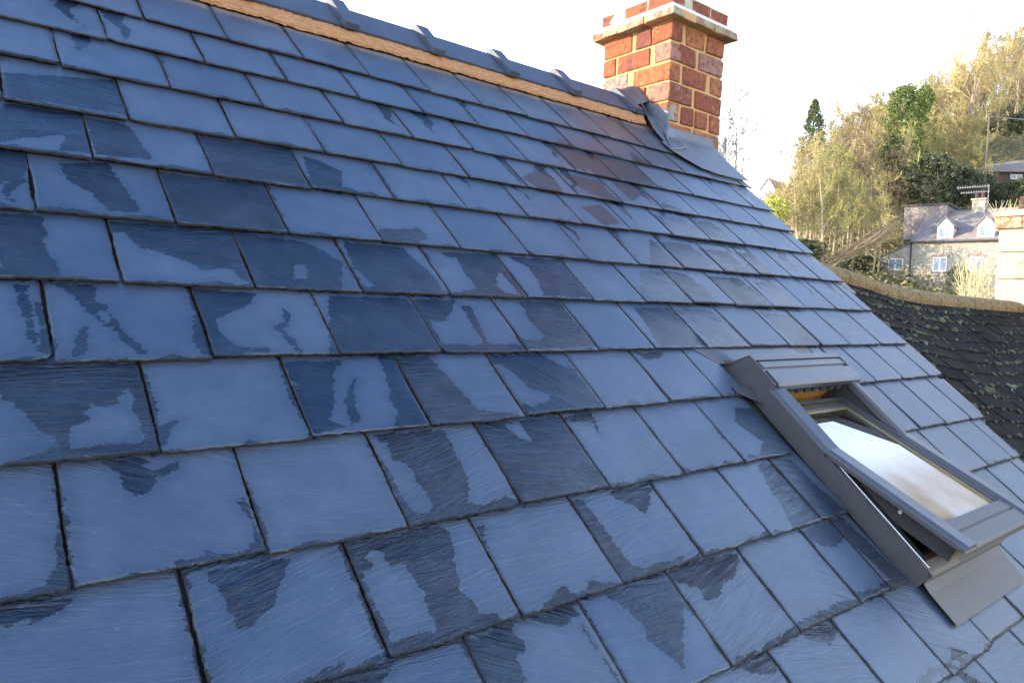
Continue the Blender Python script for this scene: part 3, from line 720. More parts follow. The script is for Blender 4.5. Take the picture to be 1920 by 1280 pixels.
# covers on the upper half of the fixed frame
for s in (0, 1):
    mb = MB()
    if s == 0: prof = [(X0 - .001, .050), (X0 - .001, .061), (X0 + .010, .068), (X0 + .050, .074), (X0 + .062, .070), (X0 + .062, .050)]
    else: prof = [(X1 + .001, .050), (X1 + .001, .061), (X1 - .010, .068), (X1 - .046, .074), (X1 - .056, .070), (X1 - .056, .050)]
    n = len(prof); Vp = [(x, -1.890, h) for x, h in prof] + [(x, -1.655, h) for x, h in prof]
    mb.add(Vp, [(i, (i + 1) % n, n + (i + 1) % n, n + i) for i in range(n)] + [tuple(range(n))[::-1], tuple(range(n, 2 * n))])
    rbuild(mb, 'upper_cover', 'alu_top', .0015)
for xa in (X0 + .016, X1 - .021): mb = MB(); rb(mb, xa, xa + .005, VBm + .02, -1.885, .050, .0575); rbuild(mb, 'seal_bead', 'bead', .001)
mb = MB(); rb(mb, X0 + .022, XI0 - .001, VBm + .03, -1.885, .049, .054); rbuild(mb, 'seal_channel', 'gasket', 0)
# the sash, turned on its centre pivot: bottom out, top in
TILT = math.atan2(.100, .375); PV, PH = -1.890, .062
def sx(P):
    P = np.asarray(P, float).copy(); v = P[:, 1].copy(); h = P[:, 2].copy()
    P[:, 1] = PV + v * math.cos(TILT) + h * math.sin(TILT) * 1.0; P[:, 2] = PH - v * math.sin(TILT) + h * math.cos(TILT)
    return roof_w(P)
def sbuild(mb, name, mat, bevel=.0015, **k): return mb.build(name, MAT[mat], rwin, xf=sx, bevel=bevel, **k)
SB, ST = -.392, .246
mb = MB()
rb(mb, XI0 + .004, XI0 + .034, SB + .02, ST, -.068, -.012); rb(mb, XI1 - .034, XI1 - .004, SB + .02, ST, -.068, -.012)
rb(mb, XI0 + .034, XI1 - .034, ST - .045, ST, -.068, -.012); rb(mb, XI0 + .034, XI1 - .034, SB + .02, SB + .07, -.068, -.012)
sbuild(mb, 'sash_frame', 'pine_pale', .002)
for xa in (XI0 + .0005, XI1 - .0035): mb = MB(); rb(mb, xa, xa + .003, SB + .025, ST, -.070, -.006); sbuild(mb, 'sash_side_plate', 'foam', .0005)
for sxp, vv in ((XI0 - .0035, (-.22, -.05)), (XI1 - .0075, (.12, .22))):
    for v in vv: mb = MB(); mb.tube([(sxp, v, -.035), (sxp + .004, v, -.035)], .0055, 10); sbuild(mb, 'screw_cap', 'bead', 0)
for k, (q, hh) in enumerate(((.030, .0), (.040, -.006), (.052, -.011))):
    mb = MB()
    a = XI0 + q - .012; c = XI1 - q + .012; t_ = .012
    rb(mb, a, a + t_, SB + .06, ST - .02 - q, hh - .012, hh); rb(mb, c - t_, c, SB + .06, ST - .02 - q, hh - .012, hh); rb(mb, a + t_, c - t_, ST - .02 - q - t_, ST - .02 - q, hh - .012, hh, 0)
    sbuild(mb, 'glazing_bead', 'alu' if k == 0 else 'pine_pale', .001)
mb = MB(); rb(mb, XI0 + .012, XI0 + .018, -.0, ST - .03, -.006, .006); rb(mb, XI1 - .020, XI1 - .012, -.0, ST - .03, -.006, .008); rb(mb, XI0 + .012, XI1 - .012, ST - .035, ST - .026, -.006, .006)
sbuild(mb, 'glazing_gasket', 'alu', .001)
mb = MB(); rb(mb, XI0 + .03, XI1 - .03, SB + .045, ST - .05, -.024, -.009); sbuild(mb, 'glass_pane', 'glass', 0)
# lower covers that ride up with the sash
for s in (0, 1):
    mb = MB()
    if s == 0: prof = [(X0 + .000, -.012), (X0 + .000, .002), (X0 + .012, .009), (X0 + .058, .010), (X0 + .070, .002), (X0 + .070, -.012)]
    else: prof = [(X1 + .004, -.012), (X1 + .004, .002), (X1 - .008, .009), (X1 - .050, .010), (X1 - .060, .002), (X1 - .060, -.012)]
    n = len(prof); Vp = [(x, SB, h) for x, h in prof] + [(x, .002, h) for x, h in prof]
    mb.add(Vp, [(i, (i + 1) % n, n + (i + 1) % n, n + i) for i in range(n)] + [tuple(range(n))[::-1], tuple(range(n, 2 * n))])
    sbuild(mb, 'sash_cover', 'alu_top', .0015)
mb = MB()
mb.prism([(SB + .085, -.012), (SB + .085, .000), (SB + .052, .003), (SB + .050, -.002), (SB + .046, -.002), (SB + .044, .004), (SB + .004, .002), (SB - .004, -.004), (SB - .004, -.030), (SB + .004, -.030), (SB + .006, -.012)], X0 + .068, X1 - .058)
mb.prism([(SB + .004, .0), (SB - .004, -.005), (SB - .004, -.030), (SB + .004, -.030)], X0, X0 + .068); mb.prism([(SB + .004, .0), (SB - .004, -.005), (SB - .004, -.030), (SB + .004, -.030)], X1 - .058, X1 + .004)
sbuild(mb, 'bottom_cover', 'apron', .0015)
# sill apron dressed over the slates below
mb = MB(); G = sheet(np.array([[rw(X0 + .000, -2.385, .0205), rw(X1 - .02, -2.385, .0205)], [rw(X0, -2.30, .022), rw(X1 - .01, -2.30, .022)], [rw(X0, -2.276, .026), rw(X1, -2.276, .026)], [rw(X0, -2.272, .050), rw(X1, -2.272, .050)], [rw(X0, -2.262, .056), rw(X1, -2.262, .056)], [rw(X0 + .002, -2.235, .056), rw(X1 - .002, -2.235, .056)], [rw(X0 + .002, -2.232, .030), rw(X1 - .002, -2.232, .030)]]), 8, 25)
add_sheet(mb, G, .002, 0); mb.build('sill_apron', MAT['apron'], rwin)

# undercloak slates poking out at the verge
for (u, v, dx) in [(3.245, -.98, .045), (3.22, -1.50, .06), (3.185, -1.72, .07), (3.16, -1.93, .03)]:
    mb = MB(); mb.add(roof_w([(u - .15, v - .09, -.004), (u + dx - .03, v - .10, -.004), (u + dx - .045, v + .09, -.004), (u - .15, v + .09, -.004), (u - .15, v - .09, -.010), (u + dx - .03, v - .10, -.010), (u + dx - .045, v + .09, -.010), (u - .15, v + .09, -.010)]),
        [(0, 1, 2, 3), (7, 6, 5, 4), (0, 4, 5, 1), (1, 5, 6, 2), (2, 6, 7, 3), (3, 7, 4, 0)])
    mb.build('undercloak', plain('buff undercloak', (.24, .21, .20), .85, .2, 20), house)

# house body under the roof
def stone_mat(name, c1, c2, c3, sx=3.2, sz=6.5, mort=(.42, .38, .30)):
    q = N(name); o = q.obj()
    v = q.map(o, (sx, sx, sz)); e = q.vor(v, 1.0, 'DISTANCE_TO_EDGE'); c = q.vor(v, 1.0, 'F1', 'Color')
    sepc = q.n('ShaderNodeSeparateColor'); q.l(c, sepc.inputs[0])
    f = q.noise(o, 9, 5); col = q.ramp(sepc.outputs[0], [(.1, c1), (.5, c2), (.9, c3)])
    col = q.mix(q.rng(f, .35, .7, 0, .4), col, tuple(x * .7 for x in c2))
    col = q.mix(q.rng(e, .02, .07, 1, 0), col, mort)
    return q.fin(col, .95, q.bump(q.mth('ADD', q.rng(e, 0, .1), f), .6, .03))
MAT['stone'] = stone_mat('rubble stone', (.30, .27, .21), (.38, .34, .26), (.45, .41, .33))
mb = MB(); mb.box(-1.8, 3.05, -2.1, 2.9, -8.0, -2.35); mb.build('wall', MAT['stone'], house)
mb = MB(); mb.add([(3.02, -2.1, -2.35), (3.02, 2.9, -2.35), (3.02, YR, ZR - .12), (3.05, -2.1, -2.35), (3.05, 2.9, -2.35), (3.05, YR, ZR - .12)], [(0, 1, 2), (5, 4, 3), (0, 2, 5, 3), (1, 4, 5, 2), (0, 3, 4, 1)])
mb.build('gable_wall', MAT['stone'], house)

# ================================================================ neighbour's old stone-slate roof
nb = empty('stone_slate_house', (8.0, .3, -8.0))
tagp(nb, 'lower neighbouring house with dark mossy stone slate roof and lichen covered ridge beyond the verge', 'house')
def moss_mat():
    q = N('old stone slate'); o = q.obj(); r = q.attr('rnd')
    f = q.noise(o, 6, 6, .7); g = q.noise(o, 60, 4, .6)
    c = q.ramp(r, [(0, (.011, .009, .008)), (.5, (.017, .013, .011)), (1, (.026, .020, .017))])
    c = q.mix(q.rng(f, .5, .7, 0, .5), c, (.035, .042, .025)); c = q.mix(q.rng(g, .62, .75, 0, .35), c, (.07, .065, .05))
    return q.fin(c, .95, q.bump(g, .8, .01), spec=.12)
MAT['old_slate'] = moss_mat()
def rz(x): return float(np.interp(x, [3.05, 4.6, 5.06, 5.53, 5.91, 6.53, 7.62, 9.5, 14], [-.26, -.42, -.45, -.49, -.54, -.575, -.59, -.60, -.60]))
NV, NF, NR = [], [], []; nn = 0
AN = R(41)
for k in range(40):
    s0 = .125 * k + .02
    x = 3.06 + rng.random() * .3
    while x < 13.5:
        wd = rng.uniform(.17, .34); a, c = x + .004, min(x + wd, 13.5) - .004
        za, zc = rz(a) - .03, rz(c) - .03; L = .20 + .03; drop = .022 + rng.normal() * .003
        j = rng.normal(size=8) * .006
        # top edge at distance s0 down the slope, tail lifted on the course below
        def P(xx, z, s, h): return (xx, .3 - s * math.cos(AN) - h * math.sin(AN), z - s * math.sin(AN) + h * math.cos(AN))
        t = P(a, za, s0, .004), P(c, zc, s0, .004); b_ = P(a, za, s0 + L + j[0], drop), P(c, zc, s0 + L + j[1], drop + j[2] * .5)
        u = P(a, za, s0 + L + j[0], drop - .02), P(c, zc, s0 + L + j[1], drop - .02)
        tt = P(a, za, s0, -.02), P(c, zc, s0, -.02)
        NV += [t[0], t[1], b_[1], b_[0], u[0], u[1], tt[0], tt[1]]
        NF += [(nn + 3, nn + 2, nn + 1, nn), (nn + 3, nn + 4, nn + 5, nn + 2), (nn, nn + 6, nn + 4, nn + 3), (nn + 1, nn + 2, nn + 5, nn + 7), (nn + 6, nn + 7, nn + 5, nn + 4)]
        NR += [rng.random()] * 8; nn += 8; x += wd
o = mesh_obj('roof', NV, NF, MAT['old_slate'], nb)
at = o.data.attributes.new('rnd', 'FLOAT', 'POINT'); at.data.foreach_set('value', NR)
# moss cushions along the tails
def blob(seedn, n=10):
    V = [(0, 0, 1)]; 
    for r_, z in ((.6, .75), (.95, .35), (1.0, 0)):
        for k in range(n):
            a = 2 * math.pi * k / n; q = 1 + rng.normal() * .16; V.append((math.cos(a) * r_ * q, math.sin(a) * r_ * q, z * (1 + rng.normal() * .1)))
    F = [(0, 1 + k, 1 + (k + 1) % n) for k in range(n)]
    for r_ in range(2):
        for k in range(n): F.append((1 + r_ * n + k, 1 + (r_ + 1) * n + k, 1 + (r_ + 1) * n + (k + 1) % n, 1 + r_ * n + (k + 1) % n))
    return np.array(V), F
BL = [blob(i) for i in range(6)]
NMt = np.array([[1, 0, 0], [0, math.cos(AN), -math.sin(AN)], [0, math.sin(AN), math.cos(AN)]])
MV, MF = [], []; nm = 0
for _ in range(22000):
    k = rng.integers(0, 33); x = 3.15 + rng.random() * 9.5
    dens = .5 + .5 * math.sin(x * 2.1 + k * .9) * math.cos(x * .8 + k * .37)
    if rng.random() > dens * (1.0 if k < 15 else .45): continue
    s_ = .125 * k + .02 + .23 + rng.normal() * .010 if rng.random() < .8 else .125 * k + rng.random() * .2
    sz = abs(rng.normal()) ** 1.5 * .005 + .0035
    Vb, Fb = BL[rng.integers(0, 6)]
    V_ = Vb * np.array([sz * rng.uniform(1, 1.9), sz, sz * .9]) @ NMt.T
    z = rz(x) - .03; pos = np.array([x, .3 - s_ * math.cos(AN) - .020 * math.sin(AN), z - s_ * math.sin(AN) + .020 * math.cos(AN)])
    MV.append(V_ + pos); MF += [tuple(i + nm for i in f) for f in Fb]; nm += len(Vb)
q = N('moss'); oo = q.obj(); q.fin(q.ramp(q.noise(oo, 14, 5), [(.35, (.03, .034, .013)), (.55, (.085, .09, .045)), (.7, (.19, .18, .12))]), .95, q.bump(q.noise(oo, 200, 3), .8, .004)); MAT['moss'] = q.m
tagp(mesh_obj('moss', np.concatenate(MV), MF, MAT['moss'], nb, smooth=True), kind='stuff')
# ridge of rounded stones with orange lichen
q = N('lichen ridge stone'); oo = q.obj(); f = q.noise(oo, 5, 6, .7); g = q.noise(oo, 40, 5, .65); f2 = q.noise(q.map(oo, (1, 1, 1), (0, 0, 1)), 3.3, 5, .7)
c = q.ramp(g, [(.3, (.11, .065, .022)), (.5, (.23, .145, .055)), (.7, (.38, .27, .14))]); sp = q.n('ShaderNodeSeparateXYZ'); q.l(oo, sp.inputs[0])
near = q.rng(sp.outputs['X'], -1.6, -3.4, 0, .10)
c = q.mix(q.rng(q.mth('ADD', f, near), .58, .72, 0, .75), c, (.40, .24, .04)); c = q.mix(q.rng(f2, .62, .70, 0, .7), c, (.10, .12, .04)); q.fin(c, .95, q.bump(q.mth('ADD', g, f), .8, .02)); MAT['ridge_stone'] = q.m
x = 3.06; k = 0
while x < 13.6:
    L = .43; a, c = x + .006, x + L - .006
    mb = MB(); n = 14; segs = 7; V_ = []; F_ = []
    for i in range(segs + 1):
        xx = a + (c - a) * i / segs; z = rz(xx)
        for kk in range(n):
            an = math.pi * (-.12 + 1.24 * kk / (n - 1)); r_ = .130 + rng.normal() * .0025
            V_.append((xx + rng.normal() * .002, .3 + math.cos(an) * r_ * 1.05, z - .085 + math.sin(an) * r_ * .72))
    for i in range(segs):
        for kk in range(n - 1): F_.append((i * n + kk, i * n + kk + 1, (i + 1) * n + kk + 1, (i + 1) * n + kk))
    F_.append(tuple(range(n))[::-1]); F_.append(tuple(range(segs * n, segs * n + n))); F_ = [tuple(reversed(f_)) for f_ in F_]
    mb.add(V_, F_); mb.build('ridge_stone', MAT['ridge_stone'], nb, smooth=True); x += L; k += 1
mb = MB(); mb.add([(3.06, .3, -.66), (13.5, .3, -.80), (13.5, 3.2, -3.2), (3.06, 3.2, -2.9), (3.06, .3, -.76), (13.5, .3, -.9), (13.5, 3.2, -3.3), (3.06, 3.2, -3.0)], [(0, 1, 2, 3), (7, 6, 5, 4), (0, 4, 5, 1), (1, 5, 6, 2), (2, 6, 7, 3), (3, 7, 4, 0)]); mb.build('far_roof_slope', MAT['old_slate'], nb)
mb = MB(); mb.box(3.06, 13.4, -3.2, 3.0, -8, -4.2); mb.build('wall', MAT['stone'], nb)
# stone chimney with a red brick band on the neighbour's ridge
nc = empty('chimney', (9.4, .45, -.8), nb)
q = N('dressed stone'); oo = q.obj(); f = q.noise(oo, 7, 6, .7); q.fin(q.ramp(f, [(.3, (.22, .16, .11)), (.5, (.42, .33, .25)), (.75, (.32, .29, .19))]), .95, q.bump(f, .8, .02)); MAT['dressed'] = q.m
mb = MB(); cx0, cx1, cy0, cy1 = 9.26, 10.15, -.23, .47
mb.box(cx0 + .02, cx1 - .02, cy0 + .02, cy1 - .02, -.9, .20)
for zi in range(4):
    z0 = -.95 + .30 * zi; off = .0 if zi % 2 else .18
    ys = [cy0, cy0 + .22 + off, cy1]
    for a, c in zip(ys[:-1], ys[1:]): mb.box(cx0 - rng.random() * .008, cx0 + .2, a + .004, c - .004, z0 + .006, z0 + .294)
    mb.box(cx0 + .205, cx1, cy0, cy0 + .1, z0 + .006, z0 + .294)
mb.build('stack_stones', MAT['dressed'], nc, bevel=.012)
bk = MB()
for a in range(3): rough_box(cx0 - .035, cx0 + .1, cy0 - .03 + a * .253, cy0 - .03 + a * .253 + .245, .215, .345, .60)
rough_box(cx0 + .1, cx1 + .03, cy0 - .03, cy1 + .02, .215, .345, .6)
bk.build('brick_band', MAT['cap'], nc, bevel=.006, tint=True)
mb = MB(); mb.prism([(cy0 - .05, .347), (cy0 - .03, .395), (.14, .43), (cy1 + .02, .395), (cy1 + .04, .347)][::-1], cx0 - .05, cx1 + .05); mb.build('coping', MAT['dressed'], nc, bevel=.008)
for (x, y, h, r_) in ((9.45, .30, .17, .045), (9.62, -.02, .28, .06)):
    mb = MB(); mb.tube([(x, y, .40), (x, y, .42 + h * .8), (x, y, .42 + h * .82), (x, y, .42 + h)], [r_, r_ * .8, r_ * .95, r_ * .9], 14); mb.build('chimney_pot', MAT['brick'], nc, smooth=False)

# ================================================================ terrain
AX = Vector((.77551, -.63135, 0)); BX = Vector((.63276, .77435, 0))
def ab(a, b, z): p = CAM + AX * a + BX * b; return Vector((p.x, p.y, z))
def sm(x, a, b): t = min(1, max(0, (x - a) / (b - a))); return t * t * (3 - 2 * t)
def ground(a, b):
    if b < 5: return -8.0
    low = -8 + 7.5 * sm(b, 14, 50) * sm(a / b, -.1, .35)
    low += 4.2 * sm(b, 50, 66) * sm(a / b, .0, .3)
    th = a / b
    A = float(np.interp(th, [-1.2, -.5, 0, .22, .31, .40, .55, .63, .71, .9, 1.4], [-2, -1, 2, 5, 10.5, 16.5, 23, 28, 35, 47, 55]))
    hgt = A * sm(b, 58, 118)
    fade = 1 - sm(b, 150, 260) * .25
    return low + hgt * fade + .35 * math.sin(a * .35 + b * .2) * sm(b, 20, 50)
avals = np.linspace(-260, 320, 88); bvals = np.concatenate([np.linspace(-120, 0, 6), np.linspace(6, 130, 64), np.linspace(140, 700, 20)])
GV = [tuple(ab(a, b, ground(a, b) - (0 if b < 140 else (b - 140) * .02))) for b in bvals for a in avals]; na = len(avals)
GF = [(i * na + k, i * na + k + 1, (i + 1) * na + k + 1, (i + 1) * na + k) for i in range(len(bvals) - 1) for k in range(na - 1)]
q = N('woodland floor'); oo = q.obj(); f = q.noise(oo, .25, 7, .7); g = q.noise(oo, 2.5, 5, .7)
q.fin(q.mix(q.rng(g, .4, .7, 0, .6), q.ramp(f, [(.35, (.10, .095, .04)), (.5, (.19, .165, .07)), (.65, (.26, .21, .11))]), (.13, .11, .05)), .95, q.bump(g, .8, .3)); MAT['floor'] = q.m
tagp(mesh_obj('hillside', GV, GF, MAT['floor'], None, smooth=True), kind='structure')
def pray(x, y): return -RZ + RX * ((x - 960) / 1350.18) - RY * ((y - 640) / 1350.18)
def pxa(x, b, y=330): d = pray(x, y); return d.dot(AX) / d.dot(BX) * b
def pxz(x, y, b): d = pray(x, y); return CAM.z + d.z / d.dot(BX) * b

# ================================================================ trees
def bark(name, c1, c2):
    q = N(name); o = q.n('ShaderNodeTexCoord').outputs['Object']; ri = q.n('ShaderNodeObjectInfo').outputs['Random']
    f = q.noise(o, 1.3, 4); m_ = q.mix(q.rng(q.mth('ADD', q.mth('MULTIPLY', f, .7), q.mth('MULTIPLY', ri, .3)), .3, .7), c1, c2)
    return q.fin(m_, .9)
MAT['bark_tan'] = bark('tan bark', (.22, .17, .10), (.46, .38, .24))
MAT['twig_gold'] = bark('golden twigs', (.25, .20, .07), (.46, .37, .15))
MAT['twig_green'] = bark('olive twigs', (.18, .18, .06), (.38, .34, .12))
MAT['twig_brown'] = bark('brown twigs', (.19, .13, .08), (.32, .24, .14))
MAT['bark_dark'] = bark('grey bark', (.11, .09, .07), (.19, .16, .12))
def leafm(name, c1, c2, c3):
    q = N(name); ge = q.n('ShaderNodeNewGeometry').outputs['Random Per Island']
    q.fin(q.ramp(ge, [(.1, c1), (.55, c2), (.95, c3)]), .6); return q.m
MAT['leaf_ivy'] = leafm('ivy leaves', (.045, .06, .02), (.08, .105, .03), (.14, .17, .06))
MAT['leaf_bright'] = leafm('bright evergreen leaves', (.05, .085, .012), (.11, .15, .022), (.20, .22, .045))
MAT['leaf_dark'] = leafm('dark holly leaves', (.028, .038, .015), (.06, .072, .028), (.12, .13, .05))
MAT['leaf_yellow'] = leafm('yellow blossom', (.30, .32, .03), (.42, .44, .05), (.5, .5, .08))

class TB:
    """branch builder, 3-sided tapered tubes"""
    def __init__(s, r): s.V = []; s.F = []; s.n = 0; s.r = r; s.tips = []
    def seg(s, pts, rad, k=3):
        pts = np.array(pts); d = np.gradient(pts, axis=0); d /= np.linalg.norm(d, axis=1, keepdims=True) + 1e-9
        a = np.cross(d, np.array([.31, .17, .93])); a /= np.linalg.norm(a, axis=1, keepdims=True) + 1e-9; b = np.cross(d, a)
        an = np.arange(k) * 2 * np.pi / k
        ring = pts[:, None] + (a[:, None] * np.cos(an)[None, :, None] + b[:, None] * np.sin(an)[None, :, None]) * np.array(rad)[:, None, None]
        s.V.append(ring.reshape(-1, 3)); m_ = len(pts)
        for i in range(m_ - 1):
            for j in range(k): s.F.append((s.n + i * k + j, s.n + i * k + (j + 1) % k, s.n + (i + 1) * k + (j + 1) % k, s.n + (i + 1) * k + j))
        s.n += m_ * k
    def branch(s, p, d, L, r, n, curl=.25, up=.1):
        pts = [p]; d = d / np.linalg.norm(d)
        for i in range(n):
            d = d + s.r.normal(size=3) * curl / n ** .5 + np.array([0, 0, up]) / n; d /= np.linalg.norm(d); pts.append(pts[-1] + d * L / n)
        return np.array(pts), d
def rot_dir(r, d, ang):
    t = r.normal(size=3); t -= d * (t @ d); t /= np.linalg.norm(t); return d * math.cos(ang) + t * math.sin(ang)
def bare_tree(seed, H, spread=.5, nl=16, twr=.022, trunk_r=.16, start=.3, forks=(5, 5, 4), upright=.25):
    r = np.random.default_rng(seed); T = TB(r); W_ = TB(r)
    tp, td = T.branch(np.zeros(3), np.array([r.normal() * .05, r.normal() * .05, 1]), H, trunk_r, 9, .10, .12)
    T.seg(tp, np.linspace(trunk_r, trunk_r * .12, 10), 6)
    for i in range(nl):
        f = start + (1 - start) * (i + r.random()) / nl; q = f * 9; k = min(8, int(q)); p = tp[k] + (tp[k + 1] - tp[k]) * (q - k)
        d = rot_dir(r, np.array([0, 0, 1.]), r.uniform(.45, 1.0) * (1.15 - .4 * f)); L = H * spread * r.uniform(.55, 1) * (1.15 - .75 * f)
        lp, ld = W_.branch(p, d, L, 1, 5, .35, upright); lr = trunk_r * .36 * (1.2 - .8 * f); T.seg(lp, np.linspace(lr, lr * .25, 6), 4)
        for a in range(forks[0]):
            q = r.uniform(.25, 1) * 4.99; k = int(q); p1 = lp[k] + (lp[k + 1] - lp[k]) * (q - k); dd = lp[k + 1] - lp[k]; dd /= np.linalg.norm(dd)
            sp, _ = W_.branch(p1, rot_dir(r, dd, r.uniform(.4, .9)), L * r.uniform(.3, .6), 1, 3, .4, upright); W_.seg(sp, np.linspace(lr * .34, twr * .9, 4))
            for b in range(forks[1]):
                q = r.uniform(.15, 1) * 2.99; k = int(q); p2 = sp[k] + (sp[k + 1] - sp[k]) * (q - k); dd = sp[k + 1] - sp[k]; dd /= np.linalg.norm(dd)
                tp2, _ = W_.branch(p2, rot_dir(r, dd, r.uniform(.35, .9)), L * r.uniform(.14, .32), 1, 2, .4, upright); W_.seg(tp2, [twr, twr * .8, twr * .45])
                for c in range(forks[2]):
                    q = r.uniform(.1, 1) * 1.99; k = int(q); p3 = tp2[k] + (tp2[k + 1] - tp2[k]) * (q - k); dd = tp2[k + 1] - tp2[k]; dd /= np.linalg.norm(dd)
                    e = p3 + rot_dir(r, dd, r.uniform(.4, 1.0)) * L * r.uniform(.06, .16); W_.seg([p3, e], [twr * .7, twr * .35])
    return (np.concatenate(T.V), T.F), (np.concatenate(W_.V), W_.F)
def leaf_cards(r, centers, per, spread, size):
    V = []; F = []; n = 0
    c = np.repeat(centers, per, axis=0); c = c + r.normal(size=c.shape) * spread
    for p in c:
        a = r.normal(size=3); a /= np.linalg.norm(a); b = np.cross(a, r.normal(size=3)); b /= np.linalg.norm(b) + 1e-9; s_ = size * r.uniform(.5, 1.2)
        V += [p - a * s_, p + b * s_ * .55, p + a * s_, p - b * s_ * .55]; F.append((n, n + 1, n + 2, n + 3)); n += 4
    return np.array(V), F
def make_mesh(name, VF, mat):
    me = bpy.data.meshes.new(name); me.from_pydata(VF[0].tolist(), [], [tuple(map(int, f)) for f in VF[1]]); me.materials.append(mat); me.update(); return me
PROTO = {}
def proto(key, parts):     # parts: list of (part name, mesh)
    PROTO[key] = parts
def plant(key, name, loc, rz_=0, sc=1.0, label=None, cat='tree', group=None, over=None):
    e = empty(name, loc); e.rotation_euler = (0, 0, rz_); e.scale = (sc, sc, sc) if not isinstance(sc, tuple) else sc
    tagp(e, label, cat, group)
    for pn, me_ in PROTO[key]:
        c_ = bpy.data.objects.new(pn, me_); C.objects.link(c_); c_.parent = e
    return e
for i in range(6):
    tr, tw = bare_tree(40 + i, 11, .50, 18, .026, .16, .24, (5, 5, 3))
    gold = make_mesh('crown', tw, MAT[['twig_gold', 'twig_green', 'twig_brown'][i % 3]])
    proto('bare%d' % i, [('trunk', make_mesh('trunk', tr, MAT['bark_tan'])), ('crown', gold)])
for i in range(3):
    tr, tw = bare_tree(70 + i, 11, .26, 14, .024, .13, .40, (4, 4, 3), .5)
    proto('slim%d' % i, [('trunk', make_mesh('trunk', tr, MAT['bark_tan'])), ('crown', make_mesh('crown', tw, MAT[['twig_green', 'twig_gold', 'twig_green'][i]]))])
tr, tw = bare_tree(91, 11, .50, 16, .030, .16, .22, (4, 4, 2), .35)
proto('open', [('trunk', make_mesh('trunk', tr, MAT['bark_dark'])), ('crown', make_mesh('crown', tw, MAT['bark_dark']))])
tr, tw = bare_tree(95, 12, .85, 14, .030, .30, .18, (7, 6, 5), .15)
proto('wide', [('trunk', make_mesh('trunk', tr, MAT['bark_tan'])), ('crown', make_mesh('crown', tw, MAT['twig_gold']))])
# larch: straight stem, level whorls
r = np.random.default_rng(5); T = TB(r); W_ = TB(r); H = 12
T.seg([(0, 0, 0), (0, 0, H * .5), (.05, 0, H)], [.13, .08, .02], 6)
for i in range(60):
    z = H * r.uniform(.3, .98); L = (H - z) * .36 + .25; a = r.uniform(0, 6.28); d = np.array([math.cos(a), math.sin(a), -.05 + .2 * r.random()])
    sp, _ = W_.branch(np.array([0, 0, z]), d, L, 1, 4, .15, .12); W_.seg(sp, [.028, .024, .018, .014, .01])
    for b in range(4):
        k = r.integers(1, 4); W_.seg([sp[k], sp[k] + np.array([r.normal() * .3, r.normal() * .3, -.2 + r.random() * .3])], [.012, .008])
proto('larch', [('trunk', make_mesh('trunk', (np.concatenate(T.V), T.F), MAT['bark_dark'])), ('crown', make_mesh('crown', (np.concatenate(W_.V), W_.F), MAT['bark_dark']))])
# evergreens
def evergreen(key, seed, H, wid, mat, cone=True, nc=420, size=.16, trunk='bark_dark', per=14):
    r = np.random.default_rng(seed); T = TB(r); T.seg([(0, 0, 0), (0, 0, H * .6), (0, 0, H * .95)], [.22, .12, .03], 6)
    cs = []
    lob = r.uniform(0, 6.28, 6)
    while len(cs) < nc:
        z = r.random() ** .8; a = r.uniform(0, 6.28)
        rad = wid * ((1 - z) ** .75 if cone else math.sqrt(max(0, 1 - (2 * z - .9) ** 2 / 1.25))) * (1 + .22 * math.sin(a * 3 + z * 9 + lob[0]) + .15 * math.sin(a * 5 - z * 14 + lob[1]))
        q = rad * r.uniform(.55, 1.03)
        if math.sin(a * 4 + z * 23 + lob[2]) < -.72: continue
        cs.append((math.cos(a) * q, math.sin(a) * q, H * (.08 + .92 * z)))
    for c_ in cs[:60]: T.seg([(0, 0, c_[2] * .9), c_], [.04, .015], 3)
    proto(key, [('trunk', make_mesh('trunk', (np.concatenate(T.V), T.F), MAT[trunk])), ('crown', make_mesh('crown', leaf_cards(r, np.array(cs), per, .17, size), MAT[mat]))])
evergreen('fir', 1, 10, 3.2, 'leaf_ivy', True, 620, .14, per=16)
evergreen('bright', 2, 10, 2.6, 'leaf_bright', False, 620, .15, per=16)
evergreen('holly', 3, 6, 3.0, 'leaf_dark', False, 620, .15, per=18)
evergreen('ivyclad', 4, 9, 1.1, 'leaf_ivy', False, 300, .13, per=14)
evergreen('yellow', 6, 2.2, 1.6, 'leaf_yellow', False, 160, .10, per=14)

rp_ = random.Random(11)
# --- distinct trees
def at_px(x, ybase, b): return ab(pxa(x, b), b, ground(pxa(x, b), b))
plant('open', 'bare_tree', ab(pxa(1378, 34), 34, pxz(1378, 420, 34)), .4, (.5, .5, .47), 'slender dark bare tree rising just right of the brick chimney', 'tree')
plant('open', 'bare_tree', ab(pxa(1352, 38), 38, pxz(1352, 410, 38)), 2.4, (.42, .42, .42), 'thin bare tree half hidden behind the brick chimney', 'tree')
plant('larch', 'larch_tree', ab(pxa(1722, 122), 122, pxz(1722, 200, 122)), 0, .85, 'leafless pointed larch standing alone on the skyline', 'tree')
plant('fir', 'fir_tree', ab(pxa(1518, 84), 84, pxz(1518, 330, 84)), 0, (.72, .72, .86), 'dark pointed evergreen poking above the bare trees at the left of the wood', 'tree')
plant('bright', 'evergreen_tree', ab(pxa(1688, 76), 76, pxz(1688, 320, 76)), 1, (.78, .78, .86), 'bright yellow-green sunlit evergreen in the middle of the wood', 'tree')
plant('bright', 'evergreen_tree', ab(pxa(1722, 84), 84, pxz(1722, 300, 84)), 2.5, (.6, .6, .82), 'slim green sunlit evergreen behind the brightest one', 'tree')
plant('ivyclad', 'ivy_clad_tree', ab(pxa(1668, 70), 70, pxz(1668, 395, 70)), .5, (1.0, 1.0, .78), 'ivy covered trunk below the bright evergreen', 'tree')
